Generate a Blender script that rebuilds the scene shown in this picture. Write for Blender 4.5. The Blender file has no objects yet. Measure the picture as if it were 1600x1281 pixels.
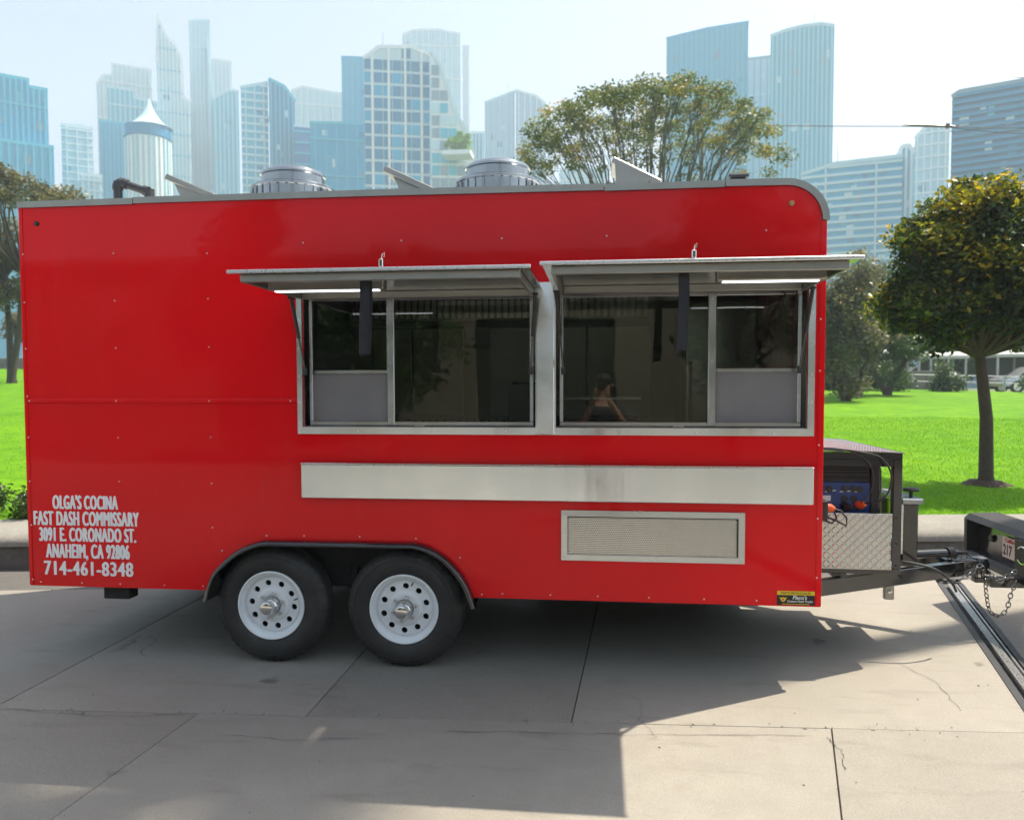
import bpy, bmesh, math, random
import numpy as np
from mathutils import Vector, Matrix, Euler
random.seed(7)
RNG = np.random.default_rng(11)
R = math.radians
SC = bpy.context.scene
COL = SC.collection

# ------------------------------------------------------------------ camera
cam_d = bpy.data.cameras.new('camera')
cam = bpy.data.objects.new('camera', cam_d)
COL.objects.link(cam)
YAW, PITCH, ROLL = 0.110904, -0.046125, -0.0022538
cam_d.sensor_width = 36.0
cam_d.lens = 1230.354 / 1600 * 36.0
cam_d.shift_y = 19.8 / 1600
cam_d.clip_start = 0.05
cam_d.clip_end = 4000
cam_d.dof.use_dof = True
cam_d.dof.focus_distance = 4.9
cam_d.dof.aperture_fstop = 2.5
_f = Vector((-math.sin(YAW) * math.cos(PITCH), math.cos(YAW) * math.cos(PITCH), math.sin(PITCH)))
_r = Vector((math.cos(YAW), math.sin(YAW), 0))
_u = _r.cross(_f)
_r2 = _r * math.cos(ROLL) + _u * math.sin(ROLL)
_u2 = _u * math.cos(ROLL) - _r * math.sin(ROLL)
cam.matrix_world = Matrix(((_r2.x, _u2.x, -_f.x, 0), (_r2.y, _u2.y, -_f.y, -4.62445),
                           (_r2.z, _u2.z, -_f.z, 1.71621), (0, 0, 0, 1)))
SC.camera = cam

# ------------------------------------------------------------------ sky, sun, exposure
SUN_DIR = Vector((0.47, 0.29, 1.0)).normalized()      # towards the sun
world = bpy.data.worlds.new('World')
SC.world = world
world.use_nodes = True
wn = world.node_tree.nodes
wl = world.node_tree.links
bg = wn['Background']
sky = wn.new('ShaderNodeTexSky')
sky.sky_type = 'NISHITA'
sky.sun_disc = False
sky.sun_elevation = math.asin(SUN_DIR.z)
sky.sun_rotation = math.atan2(SUN_DIR.x, SUN_DIR.y)
sky.air_density = 1.0
sky.dust_density = 2.4
sky.ozone_density = 1.0
veil = wn.new('ShaderNodeHueSaturation')          # thin high cloud takes some blue out of the whole sky
veil.inputs['Saturation'].default_value = 0.66
wl.new(sky.outputs[0], veil.inputs['Color'])
wl.new(veil.outputs[0], bg.inputs[0])
bg.inputs[1].default_value = 0.118
sun_d = bpy.data.lights.new('sun', 'SUN')
sun_d.energy = 4.4
sun_d.angle = R(0.53)
sun_d.color = (1.0, 0.88, 0.70)
sun = bpy.data.objects.new('sun', sun_d)
COL.objects.link(sun)
sun.rotation_euler = (-SUN_DIR).to_track_quat('-Z', 'Y').to_euler()
sun.location = (10, 5, 60)
SC.view_settings.view_transform = 'Standard'
SC.view_settings.look = 'None'
SC.view_settings.exposure = 1.2
SC.view_settings.gamma = 1.0
SC.view_settings.use_curve_mapping = False
SC.render.engine = 'CYCLES'
SC.cycles.use_denoising = True
SC.cycles.max_bounces = 6
SC.cycles.diffuse_bounces = 2
SC.cycles.glossy_bounces = 3
SC.cycles.transmission_bounces = 4
SC.cycles.volume_bounces = 0
SC.cycles.use_adaptive_sampling = True
SC.cycles.adaptive_threshold = 0.025
SC.cycles.transparent_max_bounces = 12
SC.cycles.caustics_reflective = False
SC.cycles.caustics_refractive = False
SC.cycles.sample_clamp_indirect = 6

# ------------------------------------------------------------------ materials
def newmat(name):
    m = bpy.data.materials.new(name)
    m.use_nodes = True
    nt = m.node_tree
    return m, nt, nt.nodes['Principled BSDF']

def nd(nt, t, **kw):
    n = nt.nodes.new(t)
    for k, v in kw.items():
        if isinstance(k, str) and hasattr(n, k):
            setattr(n, k, v)
    return n

def coords(nt, scale=(1, 1, 1), src='Object', loc=(0, 0, 0), rot=(0, 0, 0)):
    tc = nd(nt, 'ShaderNodeTexCoord')
    mp = nd(nt, 'ShaderNodeMapping')
    mp.inputs['Scale'].default_value = scale
    mp.inputs['Location'].default_value = loc
    mp.inputs['Rotation'].default_value = rot
    nt.links.new(tc.outputs[src], mp.inputs[0])
    return mp.outputs[0]

def world_coords(nt, scale=(1, 1, 1)):
    g = nd(nt, 'ShaderNodeNewGeometry')
    mp = nd(nt, 'ShaderNodeMapping')
    mp.inputs['Scale'].default_value = scale
    nt.links.new(g.outputs['Position'], mp.inputs[0])
    return mp.outputs[0]

def noise(nt, vec, scale, detail=4, rough=.55, dist=0):
    n = nd(nt, 'ShaderNodeTexNoise')
    n.inputs['Scale'].default_value = scale
    n.inputs['Detail'].default_value = detail
    n.inputs['Roughness'].default_value = rough
    n.inputs['Distortion'].default_value = dist
    nt.links.new(vec, n.inputs['Vector'])
    return n.outputs['Fac']

def ramp(nt, fac, stops):
    r = nd(nt, 'ShaderNodeValToRGB')
    el = r.color_ramp.elements
    while len(el) < len(stops):
        el.new(0.5)
    for e, (p, c) in zip(el, stops):
        e.position = p
        e.color = (c, c, c, 1) if isinstance(c, (int, float)) else (*c, 1)
    nt.links.new(fac, r.inputs[0])
    return r.outputs[0]

def mixc(nt, fac, a, b, mode='MIX'):
    m = nd(nt, 'ShaderNodeMix', data_type='RGBA', blend_type=mode)
    for s, v in ((0, fac), (6, a), (7, b)):
        if hasattr(v, 'is_output'):
            nt.links.new(v, m.inputs[s])
        elif s == 0:
            m.inputs[0].default_value = v
        else:
            m.inputs[s].default_value = (*v, 1)
    return m.outputs[2]

def bump(nt, bsdf, h, strength, dist=.01):
    b = nd(nt, 'ShaderNodeBump')
    b.inputs['Strength'].default_value = strength
    b.inputs['Distance'].default_value = dist
    nt.links.new(h, b.inputs['Height'])
    nt.links.new(b.outputs[0], bsdf.inputs['Normal'])

M = {}
def simple(name, col, rough=.5, metal=0.0, var=.12, nscale=8, coat=0.0, spec=None, bmp=0.0):
    m, nt, b = newmat(name)
    v = coords(nt)
    n = noise(nt, v, nscale)
    c2 = tuple(max(0, c * (1 - var)) for c in col)
    c3 = tuple(min(1, c * (1 + var)) for c in col)
    nt.links.new(mixc(nt, n, c2, c3), b.inputs['Base Color'])
    n2 = noise(nt, v, nscale * 3.3)
    nt.links.new(ramp(nt, n2, [(.25, max(.02, rough * .82)), (.8, min(1, rough * 1.2))]), b.inputs['Roughness'])
    b.inputs['Metallic'].default_value = metal
    b.inputs['Coat Weight'].default_value = coat
    b.inputs['Coat Roughness'].default_value = .06
    if spec is not None:
        b.inputs['Specular IOR Level'].default_value = spec
    if bmp:
        bump(nt, b, n2, bmp, .004)
    M[name] = m
    return m

# red gelcoat of the trailer: wavy, slightly dusty towards no particular place
m, nt, b = newmat('red_paint')
v = coords(nt)
big = noise(nt, v, 1.3, 2)
fine = noise(nt, v, 40, 5)
nt.links.new(mixc(nt, big, (.68, .002, .006), (.80, .003, .009)), b.inputs['Base Color'])
streak = noise(nt, coords(nt, (6, 6, .7)), 1.6, 5, .6, .6)
nt.links.new(ramp(nt, streak, [(.3, .16), (.75, .30)]), b.inputs['Roughness'])
b.inputs['Coat Weight'].default_value = .34
b.inputs['Specular IOR Level'].default_value = .06
b.inputs['Coat Roughness'].default_value = .035
wav = noise(nt, coords(nt, (1.0, 1.0, .7)), 1.5, 3, .45, .8)
bump(nt, b, wav, .85, .05)
M['red'] = m

def steel(name, base=.88, rough=.20, vert=True, wave=.09):
    m, nt, b = newmat(name)
    n1 = noise(nt, coords(nt, (3.2, 3.2, .12) if vert else (.12, 3.2, 3.2)), 1.0, 3, .55, .2)
    n2 = noise(nt, coords(nt, (220, 220, 3) if vert else (3, 220, 220)), 1.0, 2)
    blot = noise(nt, coords(nt), 5, 5, .65)
    c = mixc(nt, n1, (base * .83, base * .89, base * .95), (base * 1.0, base * 1.07, base * 1.12))
    c = mixc(nt, ramp(nt, blot, [(.62, 0), (.78, .22)]), c, (base * .72, base * .72, base * .68))
    nt.links.new(c, b.inputs['Base Color'])
    nt.links.new(ramp(nt, blot, [(.3, rough * .8), (.75, rough * 1.35)]), b.inputs['Roughness'])
    b.inputs['Metallic'].default_value = 1.0
    tg = nd(nt, 'ShaderNodeTangent', direction_type='RADIAL', axis='Z'); nt.links.new(tg.outputs[0], b.inputs['Tangent'])
    b.inputs['Anisotropic'].default_value = .8 if vert else .3
    b.inputs['Anisotropic Rotation'].default_value = .25
    ad = nd(nt, 'ShaderNodeMath', operation='MULTIPLY_ADD')
    nt.links.new(n2, ad.inputs[0]); ad.inputs[1].default_value = .004
    nt.links.new(n1, ad.inputs[2])
    bump(nt, b, ad.outputs[0], wave, .06)
    M[name] = m
steel('steel')
steel('steel_flat', .50, .22, True, .12)
steel('steel_h', .58, .22, False, .12)
steel('fan_steel', .38, .22, True, .10)
simple('chrome', (.80, .80, .80), .08, 1.0, .04)
simple('alu', (.72, .72, .72), .30, 1.0, .08, 20)
simple('chain', (.28, .27, .25), .25, 1.0, .2)
simple('tread_plate', (.52, .52, .50), .20, 1.0, .1, 5)
simple('trim_alu', (.34, .335, .31), .36, .9, .15, 6)
simple('black_paint', (.010, .010, .012), .14, 0, .25, 9, .8)
simple('black_plastic', (.02, .02, .022), .5, 0, .25, 14)
simple('black_matte', (.014, .014, .015), .75, 0, .25, 14)
simple('strap', (.012, .013, .02), .8, 0, .2, 60, bmp=.3)
simple('pipe_grey', (.045, .048, .055), .42, 0, .2, 12)
simple('white_rim', (.80, .84, .88), .28, 0, .05, 6, .4)
simple('white_letter', (.87, .86, .89), .4, 0, .03)
simple('screw', (.72, .70, .68), .3, 1.0, .1)
simple('brass', (.35, .22, .10), .4, 1.0, .2)
simple('blue_panel', (.012, .05, .22), .35, 0, .3, 30)
simple('orange', (.85, .12, .02), .4, 0, .1)
simple('yellow', (.80, .55, .02), .4, 0, .1)
simple('label_white', (.78, .78, .78), .45, 0, .04)
simple('plate_red', (.5, .03, .05), .45, 0, .04)
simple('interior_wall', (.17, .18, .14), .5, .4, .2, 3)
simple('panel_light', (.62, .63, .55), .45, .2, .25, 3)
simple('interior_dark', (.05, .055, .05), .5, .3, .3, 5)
simple('baffle', (.62, .62, .60), .3, 1.0, .2, 5)
simple('bark', (.055, .042, .032), .9, 0, .4, 14, bmp=.8)
simple('bark_grey', (.10, .09, .075), .9, 0, .4, 10, bmp=.8)
simple('mulch', (.05, .032, .022), .95, 0, .5, 30, bmp=1)
simple('white_roof', (.50, .50, .48), .5, 0, .06, 4)
simple('post_grey', (.45, .46, .47), .5, 0, .1, 4)
simple('stone', (.20, .19, .175), .85, 0, .35, 2.5, bmp=.6)
simple('car_silver', (.50, .52, .55), .25, .6, .05, 3, .6)
simple('car_glass', (.02, .025, .03), .08, 0, .1, 3)
simple('skin', (.50, .28, .19), .55, 0, .1, 20)
simple('hair', (.02, .014, .01), .6, 0, .3, 40)
simple('shirt', (.03, .03, .035), .85, 0, .2, 12)
simple('trousers', (.02, .025, .04), .85, 0, .2, 12)
simple('stucco', (.24, .215, .165), .9, 0, .12, 1.2, bmp=.3)
simple('door_dark', (.05, .06, .05), .6, 0, .2, 2)
simple('hitch_ball', (.6, .6, .6), .2, 1.0, .1)
simple('rubber_dark', (.016, .016, .017), .6, 0, .3, 10)

# wheel enamel with a little road grime
m, nt, b = newmat('rim_enamel')
v = coords(nt)
c = mixc(nt, noise(nt, v, 6), (.76, .80, .84), (.83, .87, .91))
c = mixc(nt, ramp(nt, noise(nt, v, 16, 6, .7), [(.56, 0), (.78, .28)]), c, (.42, .38, .33))
nt.links.new(c, b.inputs['Base Color']); b.inputs['Roughness'].default_value = .28; b.inputs['Coat Weight'].default_value = .4
M['white_rim'] = m

# tyre rubber
m, nt, b = newmat('tyre')
v = coords(nt)
n = noise(nt, v, 30, 5)
n2 = noise(nt, v, 5, 4)
c = mixc(nt, ramp(nt, n2, [(.45, 0), (.75, .6)]), (.016, .016, .017), (.045, .043, .040))
nt.links.new(c, b.inputs['Base Color'])
nt.links.new(ramp(nt, n, [(.3, .5), (.7, .72)]), b.inputs['Roughness'])
bump(nt, b, n, .2, .003)
M['tyre'] = m

# lit fluorescent tube
m, nt, b = newmat('tube_light')
b.inputs['Emission Color'].default_value = (.93, .97, 1, 1)
b.inputs['Emission Strength'].default_value = 1.3
M['tube'] = m

# window glass: tinted, clear, mirror-like at the surface
def glassmat(name, tint, ior):
    m = bpy.data.materials.new(name); m.use_nodes = True
    nt = m.node_tree
    nt.nodes.clear()
    out = nd(nt, 'ShaderNodeOutputMaterial')
    tr = nd(nt, 'ShaderNodeBsdfTransparent'); tr.inputs[0].default_value = (*tint, 1)
    gl = nd(nt, 'ShaderNodeBsdfGlossy'); gl.inputs['Roughness'].default_value = .012
    n = noise(nt, coords(nt), 2.2, 2)
    bm = nd(nt, 'ShaderNodeBump'); bm.inputs['Strength'].default_value = .05; bm.inputs['Distance'].default_value = .02
    nt.links.new(n, bm.inputs['Height']); nt.links.new(bm.outputs[0], gl.inputs['Normal'])
    fr = nd(nt, 'ShaderNodeFresnel'); fr.inputs[0].default_value = ior
    mx = nd(nt, 'ShaderNodeMixShader')
    nt.links.new(fr.outputs[0], mx.inputs[0]); nt.links.new(tr.outputs[0], mx.inputs[1]); nt.links.new(gl.outputs[0], mx.inputs[2])
    nt.links.new(mx.outputs[0], out.inputs[0])
    M[name] = m
glassmat('glass', (.80, .84, .80), 1.62)

# insect screen: fine grey mesh, half see-through
m = bpy.data.materials.new('insect_screen'); m.use_nodes = True
nt = m.node_tree; nt.nodes.clear()
out = nd(nt, 'ShaderNodeOutputMaterial')
tr = nd(nt, 'ShaderNodeBsdfTransparent')
df = nd(nt, 'ShaderNodeBsdfDiffuse')
nn = noise(nt, coords(nt, (1, 1, 1)), 5, 3)
nt.links.new(mixc(nt, nn, (.30, .30, .33), (.40, .40, .43)), df.inputs[0])
mx = nd(nt, 'ShaderNodeMixShader'); mx.inputs[0].default_value = .5
nt.links.new(tr.outputs[0], mx.inputs[1]); nt.links.new(df.outputs[0], mx.inputs[2]); nt.links.new(mx.outputs[0], out.inputs[0])
M['screen'] = m

# weathered concrete with a per-slab tone
m, nt, b = newmat('concrete')
v = world_coords(nt)
oi = nd(nt, 'ShaderNodeObjectInfo')
n1 = noise(nt, v, .55, 6, .6, .4)
n2 = noise(nt, v, 7, 8, .68)
n3 = noise(nt, v, 120, 4, .7)
vs = world_coords(nt, (1.2, 5, 1))
n4 = noise(nt, vs, 1.4, 5, .6, .3)
c = mixc(nt, ramp(nt, n1, [(.3, 0), (.72, 1)]), (.225, .214, .187), (.325, .310, .275))
c = mixc(nt, ramp(nt, n2, [(.35, .55), (.7, 0)]), c, (.215, .200, .172))
c = mixc(nt, ramp(nt, n4, [(.56, 0), (.74, .6)]), c, (.165, .152, .128))
c = mixc(nt, ramp(nt, n3, [(.34, .45), (.52, 0)]), c, (.13, .12, .10))
c = mixc(nt, ramp(nt, noise(nt, v, 260, 2), [(.58, 0), (.72, .35)]), c, (.60, .56, .50))
tone = nd(nt, 'ShaderNodeMapRange'); tone.inputs[3].default_value = .90; tone.inputs[4].default_value = 1.06
nt.links.new(oi.outputs['Random'], tone.inputs[0])
cmb = nd(nt, 'ShaderNodeCombineColor')
for i in range(3): nt.links.new(tone.outputs[0], cmb.inputs[i])
c = mixc(nt, 1.0, c, cmb.outputs[0], 'MULTIPLY')
# hairline cracks
vor = nd(nt, 'ShaderNodeTexVoronoi', feature='DISTANCE_TO_EDGE')
vor.inputs['Scale'].default_value = .42
wv = nd(nt, 'ShaderNodeVectorMath', operation='MULTIPLY_ADD')
ns = nd(nt, 'ShaderNodeTexNoise'); ns.inputs['Scale'].default_value = 2.2; ns.inputs['Detail'].default_value = 6
nt.links.new(v, ns.inputs['Vector'])
nt.links.new(ns.outputs['Color'], wv.inputs[0]); wv.inputs[1].default_value = (.55, .55, 0); nt.links.new(v, wv.inputs[2])
nt.links.new(wv.outputs[0], vor.inputs['Vector'])
crk = ramp(nt, vor.outputs['Distance'], [(.0016, 1), (.0042, 0)])
msk = ramp(nt, noise(nt, v, .8, 2), [(.62, 0), (.68, 1)])
cf = nd(nt, 'ShaderNodeMath', operation='MULTIPLY'); nt.links.new(crk, cf.inputs[0]); nt.links.new(msk, cf.inputs[1])
c = mixc(nt, cf.outputs[0], c, (.11, .10, .09))
# oil spots
sp = nd(nt, 'ShaderNodeTexVoronoi'); sp.inputs['Scale'].default_value = 1.1
nt.links.new(wv.outputs[0], sp.inputs['Vector'])
c = mixc(nt, ramp(nt, sp.outputs['Distance'], [(.025, .7), (.06, 0)]), c, (.07, .065, .06))
nt.links.new(c, b.inputs['Base Color'])
nt.links.new(ramp(nt, n2, [(.3, .72), (.7, .92)]), b.inputs['Roughness'])
ad = nd(nt, 'ShaderNodeMath', operation='MULTIPLY_ADD'); nt.links.new(n3, ad.inputs[0]); ad.inputs[1].default_value = .35; nt.links.new(n2, ad.inputs[2])
bump(nt, b, ad.outputs[0], .35, .006)
M['concrete'] = m

def ground_mat(name, ca, cb, s1, s2, bm=.4, rough=.9):
    m, nt, b = newmat(name)
    v = world_coords(nt)
    n1 = noise(nt, v, s1, 6, .6, .3); n2 = noise(nt, v, s2, 5, .7)
    c = mixc(nt, ramp(nt, n1, [(.3, 0), (.7, 1)]), ca, cb)
    c = mixc(nt, ramp(nt, n2, [(.35, .5), (.65, 0)]), c, tuple(x * .6 for x in ca))
    if name == 'lawn':
        c = mixc(nt, ramp(nt, noise(nt, v, 1.7, 5, .6, .5), [(.45, 0), (.68, .75)]), c, (.045, .165, .001))
        c = mixc(nt, ramp(nt, noise(nt, v, .9, 6, .7), [(.66, 0), (.78, .5)]), c, (.22, .27, .02))
    nt.links.new(c, b.inputs['Base Color']); b.inputs['Roughness'].default_value = rough; b.inputs['Specular IOR Level'].default_value = .15
    bump(nt, b, n2, bm, .01)
    M[name] = m
ground_mat('asphalt', (.10, .098, .094), (.17, .165, .155), .8, 60)
ground_mat('dirt', (.10, .09, .075), (.16, .15, .12), .3, 20)
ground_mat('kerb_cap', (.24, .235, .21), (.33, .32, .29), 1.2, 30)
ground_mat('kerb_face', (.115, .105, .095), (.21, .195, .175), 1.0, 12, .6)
ground_mat('lawn', (.085, .235, .001), (.155, .325, .002), .35, 14, .8, .9)
ground_mat('far_ground', (.10, .16, .05), (.17, .20, .09), .05, 3)

def leafmat(name, cols, trans=.35):
    m = bpy.data.materials.new(name); m.use_nodes = True
    nt = m.node_tree; nt.nodes.clear()
    out = nd(nt, 'ShaderNodeOutputMaterial')
    at = nd(nt, 'ShaderNodeAttribute'); at.attribute_name = 'tint'
    c = ramp(nt, at.outputs['Fac'], cols)
    df = nd(nt, 'ShaderNodeBsdfPrincipled'); df.inputs['Roughness'].default_value = .45; df.inputs['Specular IOR Level'].default_value = .1 if 'grass' in name else .5
    tl = nd(nt, 'ShaderNodeBsdfTranslucent')
    nt.links.new(c, df.inputs['Base Color'])
    hs = nd(nt, 'ShaderNodeHueSaturation'); hs.inputs['Value'].default_value = 1.5; hs.inputs['Hue'].default_value = .485
    nt.links.new(c, hs.inputs['Color']); nt.links.new(hs.outputs[0], tl.inputs[0])
    mx = nd(nt, 'ShaderNodeMixShader'); mx.inputs[0].default_value = trans
    nt.links.new(df.outputs[0], mx.inputs[1]); nt.links.new(tl.outputs[0], mx.inputs[2]); nt.links.new(mx.outputs[0], out.inputs[0])
    M[name] = m
leafmat('leaf_dark', [(0, (.018, .040, .010)), (.45, (.040, .076, .012)), (.7, (.16, .18, .010)), (1, (.42, .32, .015))], .5)  # yellow stops colour sunlit highlights into random leaves
leafmat('leaf_olive', [(0, (.06, .075, .035)), (.5, (.11, .115, .055)), (.85, (.20, .18, .07)), (1, (.28, .22, .09))], .42)
leafmat('leaf_umbrella', [(0, (.05, .085, .028)), (.5, (.10, .14, .040)), (.75, (.20, .20, .045)), (1, (.34, .24, .06))], .5)
leafmat('leaf_green', [(0, (.025, .060, .012)), (.6, (.05, .10, .018)), (1, (.12, .17, .03))])
leafmat('grass_blade', [(0, (.09, .26, .003)), (.5, (.15, .37, .004)), (1, (.22, .43, .008))], .3)

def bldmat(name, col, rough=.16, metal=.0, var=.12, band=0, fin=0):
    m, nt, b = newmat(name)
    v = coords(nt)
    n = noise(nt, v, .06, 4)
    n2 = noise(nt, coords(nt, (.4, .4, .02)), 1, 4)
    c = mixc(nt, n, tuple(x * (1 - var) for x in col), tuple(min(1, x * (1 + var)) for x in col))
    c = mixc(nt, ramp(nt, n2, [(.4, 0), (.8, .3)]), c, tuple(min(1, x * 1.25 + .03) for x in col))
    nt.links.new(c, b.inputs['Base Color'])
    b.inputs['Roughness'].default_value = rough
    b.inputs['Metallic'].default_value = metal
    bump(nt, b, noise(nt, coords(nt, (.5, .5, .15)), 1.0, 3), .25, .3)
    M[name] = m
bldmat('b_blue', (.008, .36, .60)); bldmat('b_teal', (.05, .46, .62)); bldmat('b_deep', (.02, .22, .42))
bldmat('b_pale', (.50, .70, .76)); bldmat('b_white', (.78, .84, .86), .6); bldmat('b_lav', (.42, .58, .70))  # pale bases carry part of the distance haze in far towers' colour
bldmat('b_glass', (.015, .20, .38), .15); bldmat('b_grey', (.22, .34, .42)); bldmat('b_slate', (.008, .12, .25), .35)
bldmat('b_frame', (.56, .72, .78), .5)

# ------------------------------------------------------------------ mesh helpers
ORG = {}
class MB:
    def __init__(s): s.v = []; s.f = []
    def add(s, vs, fs):
        o = len(s.v); s.v += [tuple(p) for p in vs]; s.f += [tuple(i + o for i in f) for f in fs]; return s
    def box(s, x0, x1, y0, y1, z0, z1, c=0.0, rot=None):
        if c <= 0:
            vs = [(x, y, z) for z in (z0, z1) for y in (y0, y1) for x in (x0, x1)]
            fs = [(0, 2, 3, 1), (4, 5, 7, 6), (0, 1, 5, 4), (2, 6, 7, 3), (0, 4, 6, 2), (1, 3, 7, 5)]
        else:
            bm = bmesh.new(); bmesh.ops.create_cube(bm, size=1)
            for q in bm.verts: q.co = (x0 + (q.co.x + .5) * (x1 - x0), y0 + (q.co.y + .5) * (y1 - y0), z0 + (q.co.z + .5) * (z1 - z0))
            bmesh.ops.bevel(bm, geom=bm.edges[:], offset=c, segments=1, affect='EDGES')
            bm.verts.index_update()
            vs = [tuple(q.co) for q in bm.verts]; fs = [tuple(q.index for q in f.verts) for f in bm.faces]; bm.free()
        if rot is not None:
            vs = [tuple(rot @ Vector(p)) for p in vs]
        return s.add(vs, fs)
    def tube(s, pts, r, n=8, caps=True):
        pts = [Vector(p) for p in pts]
        rs = r if isinstance(r, (list, tuple)) else [r] * len(pts)
        ref = None; vs = []
        for i, p in enumerate(pts):
            t = (pts[min(i + 1, len(pts) - 1)] - pts[max(i - 1, 0)]).normalized()
            if ref is None:
                ref = t.orthogonal().normalized()
            else:
                ref = (ref - t * ref.dot(t))
                ref = ref.normalized() if ref.length > 1e-5 else t.orthogonal().normalized()
            w = t.cross(ref)
            for k in range(n):
                a = 2 * math.pi * k / n
                vs.append(p + (ref * math.cos(a) + w * math.sin(a)) * rs[i])
        fs = []
        for i in range(len(pts) - 1):
            for k in range(n):
                a, b_ = i * n + k, i * n + (k + 1) % n
                fs.append((a, b_, b_ + n, a + n))
        if caps:
            fs.append(tuple(range(n - 1, -1, -1))); fs.append(tuple(range((len(pts) - 1) * n, len(pts) * n)))
        return s.add(vs, fs)
    def lathe(s, prof, c=(0, 0, 0), axis='Z', n=32, mod=None, close=False, caps=True):
        vs = []
        for (r, h) in prof:
            for k in range(n):
                a = 2 * math.pi * k / n
                rr = r + (mod(r, h, k) if mod else 0)
                if axis == 'Z': q = (rr * math.cos(a), rr * math.sin(a), h)
                else: q = (rr * math.cos(a), h, rr * math.sin(a))
                vs.append((q[0] + c[0], q[1] + c[1], q[2] + c[2]))
        fs = []
        L = len(prof)
        for i in range(L if close else L - 1):
            j = (i + 1) % L
            for k in range(n):
                k2 = (k + 1) % n
                q = (i * n + k, i * n + k2, j * n + k2, j * n + k)
                fs.append(q if axis == 'Z' else q[::-1])
        if not close and caps:
            if prof[0][0] > 1e-4: fs.append(tuple(range(n))[::-1])
            if prof[-1][0] > 1e-4: fs.append(tuple(range((L - 1) * n, L * n)))
        return s.add(vs, fs)
    def prism(s, poly, y0, y1):
        n = len(poly)
        vs = [(x, y0, z) for x, z in poly] + [(x, y1, z) for x, z in poly]
        fs = [tuple(range(n)), tuple(range(2 * n - 1, n - 1, -1))]
        fs += [(i, n + i, n + (i + 1) % n, (i + 1) % n) for i in range(n)]
        return s.add(vs, fs)
    def build(s, name, mat, parent=None, smooth=None, loc=None, fix=True):
        me = bpy.data.meshes.new(name)
        org = Vector(ORG.get(parent.name, (0, 0, 0))) if parent else Vector((0, 0, 0))
        off = org + Vector(loc) if loc else org
        me.from_pydata([tuple(Vector(p) - off) for p in s.v], [], s.f)
        if fix:
            bm = bmesh.new(); bm.from_mesh(me)
            bmesh.ops.recalc_face_normals(bm, faces=bm.faces[:]); bm.to_mesh(me); bm.free()
        me.materials.append(M[mat])
        return link(name, me, parent, smooth, loc)

def link(name, me, parent=None, smooth=None, loc=None):
    o = bpy.data.objects.new(name, me); COL.objects.link(o)
    if smooth:
        me.polygons.foreach_set('use_smooth', [True] * len(me.polygons))
        me.set_sharp_from_angle(angle=R(smooth))
    if parent:
        o.parent = parent
    if loc: o.location = loc
    ORG[o.name] = tuple(Vector(ORG.get(parent.name, (0, 0, 0)) if parent else (0, 0, 0)) + Vector(loc or (0, 0, 0)))
    return o

def tag(o, label=None, cat=None, group=None, kind=None):
    if label: o['label'] = label
    if cat: o['category'] = cat
    if group: o['group'] = group
    if kind: o['kind'] = kind
    return o

def thing(name, loc, label, cat, group=None, rz=0):
    o = bpy.data.objects.new(name, None); COL.objects.link(o)
    o.empty_display_size = .2; o.location = loc; o.rotation_euler = (0, 0, rz)
    ORG[o.name] = tuple(loc)
    return tag(o, label, cat, group)

def sub(name, parent):
    o = bpy.data.objects.new(name, None); COL.objects.link(o); o.parent = parent
    ORG[o.name] = ORG[parent.name]
    return o

def inst(name, me, parent, loc, rot=None, scale=None):
    o = bpy.data.objects.new(name, me); COL.objects.link(o); o.parent = parent
    o.location = Vector(loc) - Vector(ORG.get(parent.name, (0, 0, 0)))
    if rot: o.rotation_euler = rot
    if scale: o.scale = scale
    return o

def copy_tree(o, parent=None, loc=None):
    c = o.copy(); COL.objects.link(c); c.parent = parent
    if loc is not None: c.location = loc
    for ch in o.children: copy_tree(ch, c)
    return c

def plate(name, outer, holes, yc, th, mat, parent, smooth=None):
    """flat sheet in the XZ plane with cut-outs, centred on y = yc"""
    cu = bpy.data.curves.new(name, 'CURVE'); cu.dimensions = '2D'; cu.fill_mode = 'BOTH'; cu.extrude = th / 2
    for loop in [outer] + holes:
        sp = cu.splines.new('POLY'); sp.points.add(len(loop) - 1); sp.use_cyclic_u = True
        for p, q in zip(sp.points, loop): p.co = (q[0], q[1], 0, 1)
    t = bpy.data.objects.new('tmp', cu); COL.objects.link(t)
    me = bpy.data.meshes.new_from_object(t.evaluated_get(bpy.context.evaluated_depsgraph_get()))
    bpy.data.objects.remove(t); bpy.data.curves.remove(cu)
    o = Vector(ORG.get(parent.name, (0, 0, 0))) if parent else Vector()
    me.transform(Matrix.Translation(Vector((0, yc, 0)) - o) @ Matrix.Rotation(math.pi / 2, 4, 'X'))
    me.name = name; me.materials.clear(); me.materials.append(M[mat])
    return link(name, me, parent, smooth)

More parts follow.
